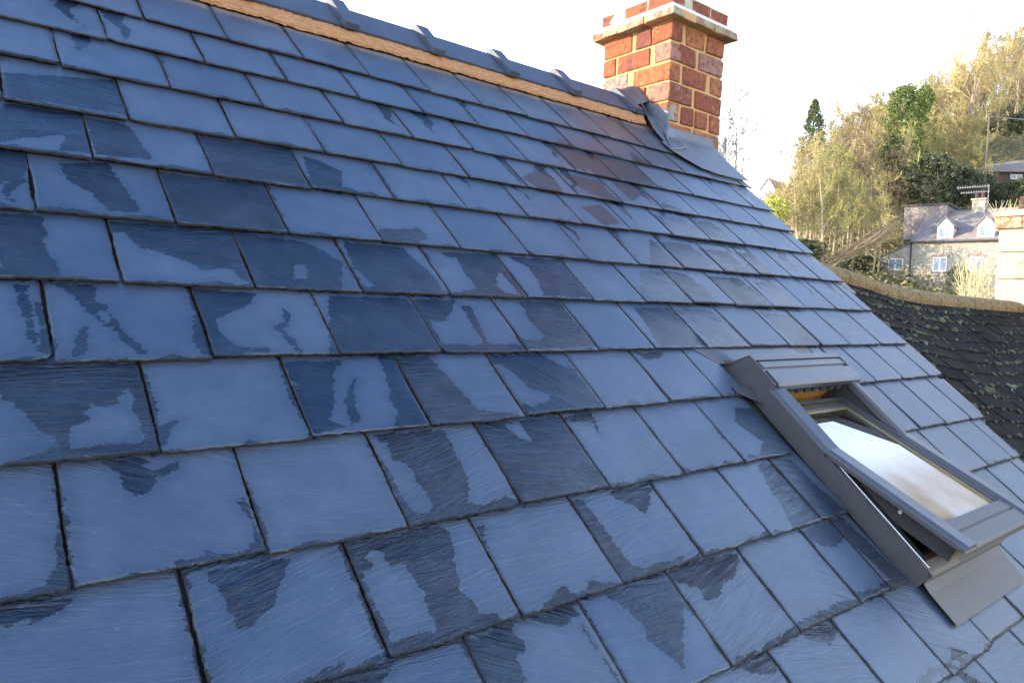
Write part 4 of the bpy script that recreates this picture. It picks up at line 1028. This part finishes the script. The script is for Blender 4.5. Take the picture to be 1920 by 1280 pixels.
for i, (x, y, b, s_, lb) in enumerate([(1795, 392, 69, .66, 'dark holly mass directly above the grey slate shed'), (1838, 384, 73, .5, 'dark holly bush left of the dark timber house'),
        (1882, 394, 70, .42, 'dark holly hedge below the dark timber house'), (1742, 392, 67, .8, 'dark evergreen bush at the left end of the holly bank'),
        (1905, 278, 92, .7, 'dark evergreen above the roof of the timber house'), (1838, 285, 96, .6, 'dark evergreen behind the left end of the timber house'), (1915, 400, 66, .5, 'dark evergreen bush at the right edge behind the stone chimney')]):
    plant('holly', 'holly_bush', ab(pxa(x, b), b, pxz(x, y, b)), i * 1.3, s_, lb, 'bush')
plant('yellow', 'blossom_bush', ab(pxa(1452, 60), 60, pxz(1452, 412, 60)), 0, .75, 'small yellow-green bush just over the roof verge', 'bush')
plant('wide', 'oak_tree', ab(pxa(1812, 84), 84, pxz(1812, 235, 84)), .3, (.78, .78, .80), 'wide spreading bare oak lit gold on the slope above the timber house', 'tree')
# --- the wood: bare trees standing on the slope, in rows so their trunks can be told apart
cnt = 0
def wood(a0, a1, b, n, keys, s0, s1, grp, lab, nm='bare_tree'):
    global cnt
    for i in range(n):
        x = a0 + (a1 - a0) * (i + rp_.random()) / n; bb = b + rp_.uniform(-2.5, 2.5); a = pxa(x, bb)
        s_ = rp_.uniform(s0, s1)
        plant(rp_.choice(keys), nm, ab(a, bb, ground(a, bb) - .2), rp_.random() * 6.28, (s_ * .95, s_ * .95, s_), lab, 'tree', grp); cnt += 1
SL_ = ['slim0', 'slim1', 'slim2']; BA = ['bare%d' % i for i in range(6)]
wood(1478, 1660, 62, 13, SL_ + BA[:2], .62, .82, 'slim trees at the foot of the wood', 'slim bare tree with pale sunlit trunk at the foot of the wood')
wood(1490, 1700, 70, 16, SL_ + BA[:3], .75, .98, 'bare trees in the lower wood', 'bare tree with tan twigs in the lower part of the wood')
wood(1500, 1840, 79, 20, BA, .70, .95, 'bare trees in the middle of the wood', 'bare tree with olive gold crown halfway up the wooded slope')
wood(1520, 1830, 89, 18, BA, .70, .92, 'bare trees high on the slope', 'bare tree with golden twigs high on the wooded slope')
wood(1570, 1990, 99, 24, BA, .70, .88, 'bare trees below the skyline', 'bare tree with golden twigs just below the skyline')
wood(1590, 2010, 108, 26, BA, .62, .82, 'bare trees just behind the skyline row', 'bare tree crown packed among others just under the skyline')
wood(1590, 2010, 117, 26, BA, .62, .80, 'bare trees on the skyline', 'bare tree with thin pale twigs forming the skyline')
wood(1835, 2010, 94, 9, BA, .62, .80, 'bare trees above the timber house', 'bare golden tree on the slope just above the timber house')
wood(1690, 1850, 71, 8, SL_, .5, .7, 'small trees before the holly', 'small slim bare tree standing before the dark holly')
wood(1365, 1500, 172, 9, BA[:3], .8, 1.1, 'small trees by the white gabled house', 'small bare tree beside the white gabled house')
wood(1960, 2250, 80, 8, BA, .8, 1.0, 'trees beyond the right edge', 'bare tree at the far right of the wooded slope')

# undergrowth scattered on the bank
r = np.random.default_rng(21); cs = []
for _ in range(4200):
    x = r.uniform(1380, 2010); b = r.uniform(55, 124); a = pxa(x, b); z = ground(a, b)
    cs.append(tuple(ab(a, b, z + abs(r.normal()) * .55)))
V_, F_ = leaf_cards(r, np.array(cs), 14, .42, .15)
q = N('undergrowth'); ge = q.n('ShaderNodeNewGeometry').outputs['Random Per Island']; q.fin(q.ramp(ge, [(0, (.06, .06, .02)), (.4, (.17, .15, .055)), (.7, (.27, .23, .09)), (1, (.40, .33, .15))]), .8)
tagp(mesh_obj('undergrowth', V_, F_, q.m), kind='stuff')

# pile of cut brushwood
r = np.random.default_rng(8); T = TB(r)
for _ in range(300):
    f = r.random(); b = 57.5 + r.normal() * .9; x = 1572 + 105 * f; y = 497 - 62 * f + r.normal() * 6 - 6
    a = pxa(x, b); z = pxz(x, y, b); L = r.uniform(1.2, 3.4); d = np.array([1, .25 * r.normal(), (.42 + .25 * f) + r.normal() * .2]); d /= np.linalg.norm(d)
    dd = AX * d[0] + BX * d[1] + Vector((0, 0, d[2])); p = np.array(ab(a, b, z)); dd = np.array(dd)
    m_ = p + np.array([0, 0, .18]) * L * .3; T.seg([p - dd * L * .5, m_, p + dd * L * .5], [.018, .015, .007])
q = N('cut brushwood'); ge = q.n('ShaderNodeNewGeometry').outputs['Random Per Island']; q.fin(q.ramp(ge, [(0, (.10, .07, .04)), (.6, (.24, .18, .11)), (1, (.45, .36, .24))]), .85)
bp = mesh_obj('brushwood_pile', np.concatenate(T.V), T.F, q.m); tagp(bp, 'pile of pale cut branches leaning on the bank left of the stone cottage', 'brushwood', kind='stuff')
plant('holly', 'holly_bush', ab(pxa(1618, 62, 500), 62, pxz(1618, 520, 62)), 2, (.5, .5, .30), 'dark low bush under the brushwood beside the cottage outhouse', 'bush')
plant('holly', 'holly_bush', ab(pxa(1500, 60), 60, pxz(1500, 492, 60)), 1, (1.0, .6, .30), 'dark bramble bank at the foot of the slim trees by the verge', 'bush')

# ================================================================ cottage
B0 = 60.0; A0 = pxa(1709, B0, 450); ZE = pxz(1709, 450, B0)
XL = AX * .734 - BX * .679; YL = AX * .679 + BX * .734
base = ab(A0, B0, 0)
def cw(P):
    P = np.asarray(P, float); return np.array([[base.x + XL.x * p[0] + YL.x * p[1], base.y + XL.y * p[0] + YL.y * p[1], p[2] + ZE] for p in P])
cot = empty('stone_cottage', tuple(cw([(4, 2, -6)])[0]))
tagp(cot, 'stone cottage with grey slate roof, two white dormers and a chimney below the wood', 'cottage')
MAT['cot_stone'] = stone_mat('cottage stone', (.28, .25, .20), (.37, .33, .27), (.44, .40, .33), 3.0, 7.0, (.28, .25, .20))
q = N('cottage slates'); oo = q.obj(); bt = q.n('ShaderNodeTexBrick'); q.l(q.map(oo, (1, 1, 1), (0, 0, .1)), bt.inputs[0]); bt.inputs['Scale'].default_value = 4; 
f = q.noise(oo, 1.5, 6, .7); g = q.noise(oo, 9, 4)
q.fin(q.mix(q.rng(g, .4, .65, 0, .5), q.ramp(f, [(.35, (.15, .12, .11)), (.6, (.23, .19, .17))]), (.30, .24, .20)), .8, q.bump(g, .5, .03)); MAT['cot_slate'] = q.m
MAT['white'] = plain('white painted timber', (.66, .66, .66), .5, .05, 4, .02)
MAT['pane'] = plain('dim window pane', (.20, .24, .28), .12, .3, 2, .0)
MAT['dark_gutter'] = plain('dark gutter', (.05, .045, .045), .6)
LC = 8.6; RB, RZr = 5.0, 2.9
def cb(mb, name, mat, parent=cot, bevel=0): return mb.build(name, MAT[mat], parent, xf=cw, bevel=bevel)
mb = MB(); mb.box(0, LC, 0, 10, -7, -.02); mb.add([(0, 0, -.02), (0, 5, RZr - .1), (0, 10, -.02), (.3, 0, -.02), (.3, 5, RZr - .1), (.3, 10, -.02)], [(0, 2, 1), (3, 4, 5), (0, 1, 4, 3), (1, 2, 5, 4)]); cb(mb, 'wall', 'cot_stone')
mb = MB(); mb.prism([(-.18, -.12), (RB, RZr), (10.2, -.12), (10.2, -.24), (RB, RZr - .12), (-.18, -.24)], -.12, LC + .1); rf_o = cb(mb, 'roof', 'cot_slate')
mb = MB()
n_c = 20
for k in range(1, n_c):                                                    # slate courses as fine laps
    y = -.18 + (RB + .18) * k / n_c; z = -.12 + (RZr + .12) * k / n_c; mb.add([(-.12, y, z + .012), (LC + .1, y, z + .012), (LC + .1, y + .24, z + .15), (-.12, y + .24, z + .15), (-.12, y, z - .02), (LC + .1, y, z - .02)], [(0, 1, 2, 3), (0, 4, 5, 1)])
cb(mb, 'slate_courses', 'cot_slate')
mb = MB(); mb.box(-.14, LC + .1, -.30, -.19, -.24, -.12); cb(mb, 'gutter', 'dark_gutter')
mb = MB(); mb.box(-.1, -.02, -.10, -.02, -4.5, -.24); cb(mb, 'downpipe', 'dark_gutter')
def window(x0, x1, z0, z1, y=-.0, lintel=True):
    f_ = MB(); w_ = .07; f_.box(x0, x1, y - .05, y + .02, z1 - w_, z1); f_.box(x0, x1, y - .05, y + .02, z0, z0 + w_)
    f_.box(x0, x0 + w_, y - .05, y + .02, z0 + w_, z1 - w_); f_.box(x1 - w_, x1, y - .05, y + .02, z0 + w_, z1 - w_); f_.box((x0 + x1) / 2 - w_ / 2, (x0 + x1) / 2 + w_ / 2, y - .05, y + .02, z0 + w_, z1 - w_)
    o_ = cb(f_, 'window', 'white')
    g_ = MB(); g_.box(x0 + w_, x1 - w_, y - .028, y - .012, z0 + w_, z1 - w_); p_ = g_.build('pane', MAT['pane'], o_, xf=cw); 
    if lintel:
        l_ = MB(); l_.box(x0 - .15, x1 + .15, y - .035, y + .05, z1 + .01, z1 + .22); l_.box(x0 - .05, x1 + .05, y - .07, y + .05, z0 - .09, z0 - .01); ll = l_.build('lintel', MAT['cot_slate'], o_, xf=cw)
    return o_
window(1.62, 2.62, -2.6, -1.45); window(4.2, 5.1, -2.6, -1.45); window(1.5, 2.6, -5.0, -4.0); window(4.2, 5.2, -5.0, -4.0)
mb = MB(); mb.box(0.0, LC, -.035, 0, -2.98, -2.90); cb(mb, 'string_course', 'cot_slate')
# dormers
def roofz(y): return -.12 + (y + .18) * (RZr + .12) / (RB + .18)
for i, x in enumerate((1.75, 4.55)):
    w_ = 1.12; y0 = .12; z0 = roofz(y0); z1 = z0 + .98; zp = z1 + .66; yb = 3.0
    dm = empty('dormer', tuple(cw([(x + .6, .6, 0)])[0]), cot)
    b_ = MB(); b_.add([(x, y0, z0 - .1), (x + w_, y0, z0 - .1), (x + w_, y0, z1), (x + w_ / 2, y0, zp), (x, y0, z1), (x, yb, z0 + .3), (x + w_, yb, z0 + .3), (x + w_, yb, z1), (x + w_ / 2, yb, zp), (x, yb, z1)],
        [(0, 1, 2, 3, 4), (9, 8, 7, 6, 5), (0, 4, 9, 5), (1, 6, 7, 2), (0, 5, 6, 1)]); b_.build('cheek', MAT['white'], dm, xf=cw)
    b_ = MB()
    b_.add([(x - .12, y0 - .1, z1 - .08), (x + w_ / 2, y0 - .1, zp + .06), (x + w_ + .12, y0 - .1, z1 - .08), (x - .12, yb, z1 - .08), (x + w_ / 2, yb, zp + .06), (x + w_ + .12, yb, z1 - .08),
            (x - .12, y0 - .1, z1 - .0), (x + w_ / 2, y0 - .1, zp + .14), (x + w_ + .12, y0 - .1, z1 - .0), (x - .12, yb, z1), (x + w_ / 2, yb, zp + .14), (x + w_ + .12, yb, z1)],
        [(6, 7, 10, 9), (7, 8, 11, 10), (0, 3, 4, 1), (1, 4, 5, 2), (0, 1, 7, 6), (1, 2, 8, 7), (0, 6, 9, 3), (2, 5, 11, 8)]); b_.build('dormer_roof', MAT['cot_slate'], dm, xf=cw)
    f_ = MB(); a, c = x + .12, x + w_ - .12; t_ = .06; y = y0 - .03
    f_.box(a, c, y - .03, y + .02, z1 - .1, z1 - .04); f_.box(a, c, y - .03, y + .02, z0 + .05, z0 + .12); f_.box(a, a + t_, y - .03, y + .02, z0 + .12, z1 - .1); f_.box(c - t_, c, y - .03, y + .02, z0 + .12, z1 - .1); f_.box((a + c) / 2 - .03, (a + c) / 2 + .03, y - .03, y + .02, z0 + .12, z1 - .1)
    f_.build('window', MAT['white'], dm, xf=cw)
    g_ = MB(); g_.box(a + t_, c - t_, y - .012, y + .004, z0 + .12, z1 - .1); g_.build('pane', MAT['pane'], dm, xf=cw)
# cottage chimney with pots
cc = empty('chimney', tuple(cw([(4.2, 4.6, 2.5)])[0]), cot)
mb = MB(); mb.box(3.25, 4.2, 4.4, 5.3, 1.8, 3.6); mb.box(3.17, 4.28, 4.32, 5.38, 3.6, 3.74); mb.build('stack', MAT['cot_stone'], cc, xf=cw)
for (x, s_) in ((3.5, .9), (3.95, 1)):
    mb = MB(); mb.tube(cw([(x, 4.8, 3.74), (x, 4.8, 3.74 + .4 * s_), (x, 4.8, 3.76 + .4 * s_), (x, 4.8, 3.74 + .5 * s_)]), [.17, .14, .19, .17], 12); mb.build('chimney_pot', MAT['brick'], cc)
# television aerial
ae = MB()
def cwp(x, y, z): return tuple(cw([(x, y, z)])[0])
ae.tube([cwp(4.32, 4.7, 3.0), cwp(4.32, 4.7, 4.85)], .016, 6)
for zz, x0_, x1_ in ((4.75, 2.0, 4.4), (4.3, 2.3, 4.4)):
    ae.tube([cwp(x0_, 4.7, zz), cwp(x1_, 4.7, zz)], .015, 6)
    for k in range(13 if zz > 4.5 else 10): x = x0_ + .08 + k * .18; ae.tube([cwp(x, 4.4, zz + .09), cwp(x, 5.0, zz + .09)], .010, 4); ae.tube([cwp(x, 4.7, zz - .09), cwp(x, 4.7, zz + .12)], .010, 4)
ao = ae.build('television_aerial', plain('grey aerial metal', (.45, .43, .44), .5), None); tagp(ao, 'double grey television aerial fixed to the cottage chimney', 'aerial')
# outhouse leaning on the cottage's left end
oh = empty('lean_to_outhouse', tuple(cw([(-2, 1, -6)])[0])); tagp(oh, 'lean-to stone outhouse with sloping roof against the left end of the cottage', 'outhouse')
mb = MB(); mb.add([(-2.65, .05, -7), (-.06, .05, -7), (-.06, .05, -.30), (-2.65, .05, -1.5), (-2.65, 5, -7), (-.06, 5, -7), (-.06, 5, -.3), (-2.65, 5, -1.5)], [(0, 1, 2, 3), (7, 6, 5, 4), (0, 3, 7, 4), (1, 5, 6, 2), (3, 2, 6, 7)]); mb.build('wall', MAT['cot_stone'], oh, xf=cw)
mb = MB(); mb.add([(-2.78, -.05, -1.53), (-.05, -.05, -.26), (-.05, 5.1, -.26), (-2.78, 5.1, -1.53), (-2.78, -.05, -1.45), (-.05, -.05, -.18), (-.05, 5.1, -.18), (-2.78, 5.1, -1.45)], [(3, 2, 1, 0), (4, 5, 6, 7), (0, 1, 5, 4), (1, 2, 6, 5), (2, 3, 7, 6), (3, 0, 4, 7)]); mb.build('roof', MAT['cot_slate'], oh, xf=cw)
f_ = MB(); x0_, x1_, z0_, z1_, w_ = -1.75, -.6, -2.5, -1.5, .08
f_.box(x0_, x1_, 0, .07, z1_ - w_, z1_); f_.box(x0_, x1_, 0, .07, z0_, z0_ + w_); f_.box(x0_, x0_ + w_, 0, .07, z0_ + w_, z1_ - w_); f_.box(x1_ - w_, x1_, 0, .07, z0_ + w_, z1_ - w_); f_.box(-1.22, -1.14, 0, .07, z0_ + w_, z1_ - w_)
wo = f_.build('window', MAT['white'], oh, xf=cw); g_ = MB(); g_.box(x0_ + w_, x1_ - w_, .02, .04, z0_ + w_, z1_ - w_); g_.build('pane', MAT['pane'], wo, xf=cw)
# slate hung shed behind
sh = empty('slate_clad_shed', tuple(cw([(0, 7, -2)])[0])); tagp(sh, 'grey slate clad shed with flat dark top behind the left end of the cottage', 'shed')
mb = MB(); mb.box(-1.7, 1.6, 3.6, 8, .4, 3.25); mb.build('wall', MAT['cot_slate'], sh, xf=cw)
mb = MB(); mb.box(-1.8, 1.75, 3.5, 8.1, 3.252, 3.42); mb.build('roof', MAT['dark_gutter'], sh, xf=cw)
mb = MB(); mb.box(-1.6, 1.5, 3.8, 7.9, -7, .4); mb.build('wall_base', MAT['dark_gutter'], sh, xf=cw)
# small porch in front
po = empty('porch', tuple(cw([(-1, -2, -6)])[0])); tagp(po, 'low white edged porch roof in front of the cottage just above the lichen ridge', 'porch')
mb = MB(); mb.box(-3.2, -.6, -2.2, -.1, -7, -4.2); mb.build('wall', MAT['cot_stone'], po, xf=cw)
mb = MB(); mb.prism([(-2.4, -4.25), (-.06, -3.6), (-.06, -3.72), (-2.4, -4.37)], -3.3, -.5); mb.build('roof', MAT['white'], po, xf=cw)

# ================================================================ dark timber house up the slope
th = empty('timber_house', tuple(ab(pxa(1900, 80), 80, pxz(1900, 345, 80)))); tagp(th, 'dark house with wide grey roof and small white window among the hillside trees', 'house')
ht = ab(pxa(1848, 80), 80, 0); ZB = pxz(1848, 338, 80)
def tw_(P): P = np.asarray(P, float); return np.array([[ht.x + AX.x * p[0] + BX.x * p[1], ht.y + AX.y * p[0] + BX.y * p[1], p[2] + ZB] for p in P])
MAT['dark_timber'] = plain('dark stained boarding', (.085, .05, .04), .8, .3, 3, .3)
mb = MB(); mb.box(.2, 9, 0, 7, -3, 1.15); mb.build('wall', MAT['dark_timber'], th, xf=tw_)
mb = MB(); mb.add([(-.8, -.6, .95), (9.5, -.6, 1.25), (9.5, 3.4, 3.6), (2.6, 3.4, 2.6), (-.8, 7.5, .9), (9.5, 7.5, 1.2), (-.8, -.6, .83), (9.5, -.6, 1.13), (9.5, 7.5, 1.08), (-.8, 7.5, .78)],
    [(0, 1, 2, 3), (3, 2, 5, 4), (0, 3, 4), (0, 6, 7, 1), (9, 8, 7, 6), (0, 4, 9, 6), (4, 5, 8, 9), (1, 7, 8, 5, 2)]); mb.build('roof', MAT['cot_slate'], th, xf=tw_)
mb = MB(); mb.box(2.6, 3.9, -.06, 0.0, .25, .75); o_ = mb.build('window', MAT['white'], th, xf=tw_)
mb = MB(); mb.box(2.7, 3.2, -.075, -.062, .32, .68); mb.box(3.3, 3.8, -.075, -.062, .32, .68); mb.build('pane', MAT['pane'], o_, xf=tw_)
mb = MB()
for x in (.3, 2.2, 4.6): mb.box(x, x + .12, -.5, -.4, -3, .95)
mb.build('porch_post', MAT['dark_timber'], th, xf=tw_)
# far white gabled house
wh = empty('white_gabled_house', tuple(ab(pxa(1438, 150), 150, pxz(1438, 385, 150)))); tagp(wh, 'small bright white gabled house far off above the roof verge', 'house')
hw = ab(pxa(1425, 150), 150, 0); ZW = pxz(1425, 383, 150)
def ww(P): P = np.asarray(P, float); return np.array([[hw.x + XL.x * p[0] * 1.3 + YL.x * p[1], hw.y + XL.y * p[0] * 1.3 + YL.y * p[1], p[2] + ZW] for p in P])
mb = MB(); mb.add([(0, 0, -4), (2.35, 0, -4), (2.35, 0, 2.9), (1.2, 0, 5.1), (0, 0, 2.9), (0, 8, -4), (2.35, 8, -4), (2.35, 8, 2.9), (1.2, 8, 5.1), (0, 8, 2.9)], [(0, 1, 2, 3, 4), (9, 8, 7, 6, 5), (0, 4, 9, 5), (1, 6, 7, 2)]); mb.build('wall', MAT['white'], wh, xf=ww)
mb = MB(); mb.add([(-.2, -.25, 2.8), (1.2, -.25, 5.3), (2.6, -.25, 2.7), (-.2, 8.2, 2.8), (1.2, 8.2, 5.3), (2.6, 8.2, 2.7), (-.2, -.25, 2.6), (1.2, -.25, 5.1), (2.6, -.25, 2.5)], [(0, 1, 4, 3), (1, 2, 5, 4), (0, 6, 7, 1), (1, 7, 8, 2)]); mb.build('roof', plain('pinkish clay tiles', (.42, .20, .17), .85), wh, xf=ww)
mb = MB(); mb.box(.85, 1.4, -.05, 0, 1.2, 2.2); mb.build('window', MAT['pane'], wh, xf=ww)
# overhead cable at the right
mb = MB(); pts = []
for k in range(13):
    t_ = k / 12; x = 1846 + 160 * t_; b = 70 - 30 * t_; pts.append(tuple(ab(pxa(x, b), b, pxz(x, 217 + 4 * t_ + 5 * math.sin(t_ * 3.14), b))))
mb.tube(pts, .022, 5); tagp(mb.build('overhead_cable', MAT['lead_pale'], None), 'thin pale cable crossing in front of the wood at the right edge', 'cable')
mb = MB(); p0 = Vector(pts[0]); mb.tube([(p0.x, p0.y, p0.z + .2), (p0.x, p0.y, p0.z - 9)], [.07, .11], 8); mb.tube([(p0.x - .4, p0.y, p0.z), (p0.x + .4, p0.y, p0.z)], .04, 6)
tagp(mb.build('utility_pole', MAT['bark_dark'], None), 'slim wooden pole carrying the cable in the wood', 'pole')
# pale dry stems in front of the cottage, growing behind the neighbour's ridge
r = np.random.default_rng(33)
def stems(name, x0, x1, yb, yt, b, n, label, mat='dry'):
    T = TB(r)
    for _ in range(n):
        x = r.uniform(x0, x1); bb = b + r.normal() * .25; a = pxa(x, bb); z0 = pxz(x, yb, bb) - .2; z1 = pxz(x, yt, bb) - abs(r.normal()) * .22
        p = np.array(ab(a, bb, z0)); d = np.array([r.normal() * .10, r.normal() * .10, 1]); sp, _ = T.branch(p, d, max(.2, z1 - z0), 1, 5, .12, .05); T.seg(sp, [.005, .005, .004, .003, .0025, .002])
        for k in range(6):
            i = r.integers(1, 5); T.seg([sp[i], sp[i] + np.array([r.normal() * .10, r.normal() * .10, .12 + .12 * r.random()])], [.0035, .002])
    o = mesh_obj(name, np.concatenate(T.V), T.F, MAT[mat]); tagp(o, label, 'dry plant', kind='stuff'); return o
q = N('dry stems'); ge = q.n('ShaderNodeNewGeometry').outputs['Random Per Island']; q.fin(q.ramp(ge, [(0, (.30, .28, .12)), (.5, (.48, .42, .22)), (1, (.62, .55, .36))]), .8); MAT['dry'] = q.m
stems('dry_stems', 1815, 1872, 556, 475, 14, 60, 'tall pale dry stems in front of the cottage left of the stone chimney')
stems('dry_stems', 1868, 1925, 405, 384, 9.5, 14, 'tuft of dry pale stems growing on top of the stone chimney')
plant('holly', 'round_bush', ab(pxa(1794, 20, 540), 20, pxz(1794, 562, 20)), 0, (.11, .11, .15), 'small rounded bush against the cottage wall behind the ridge', 'bush')
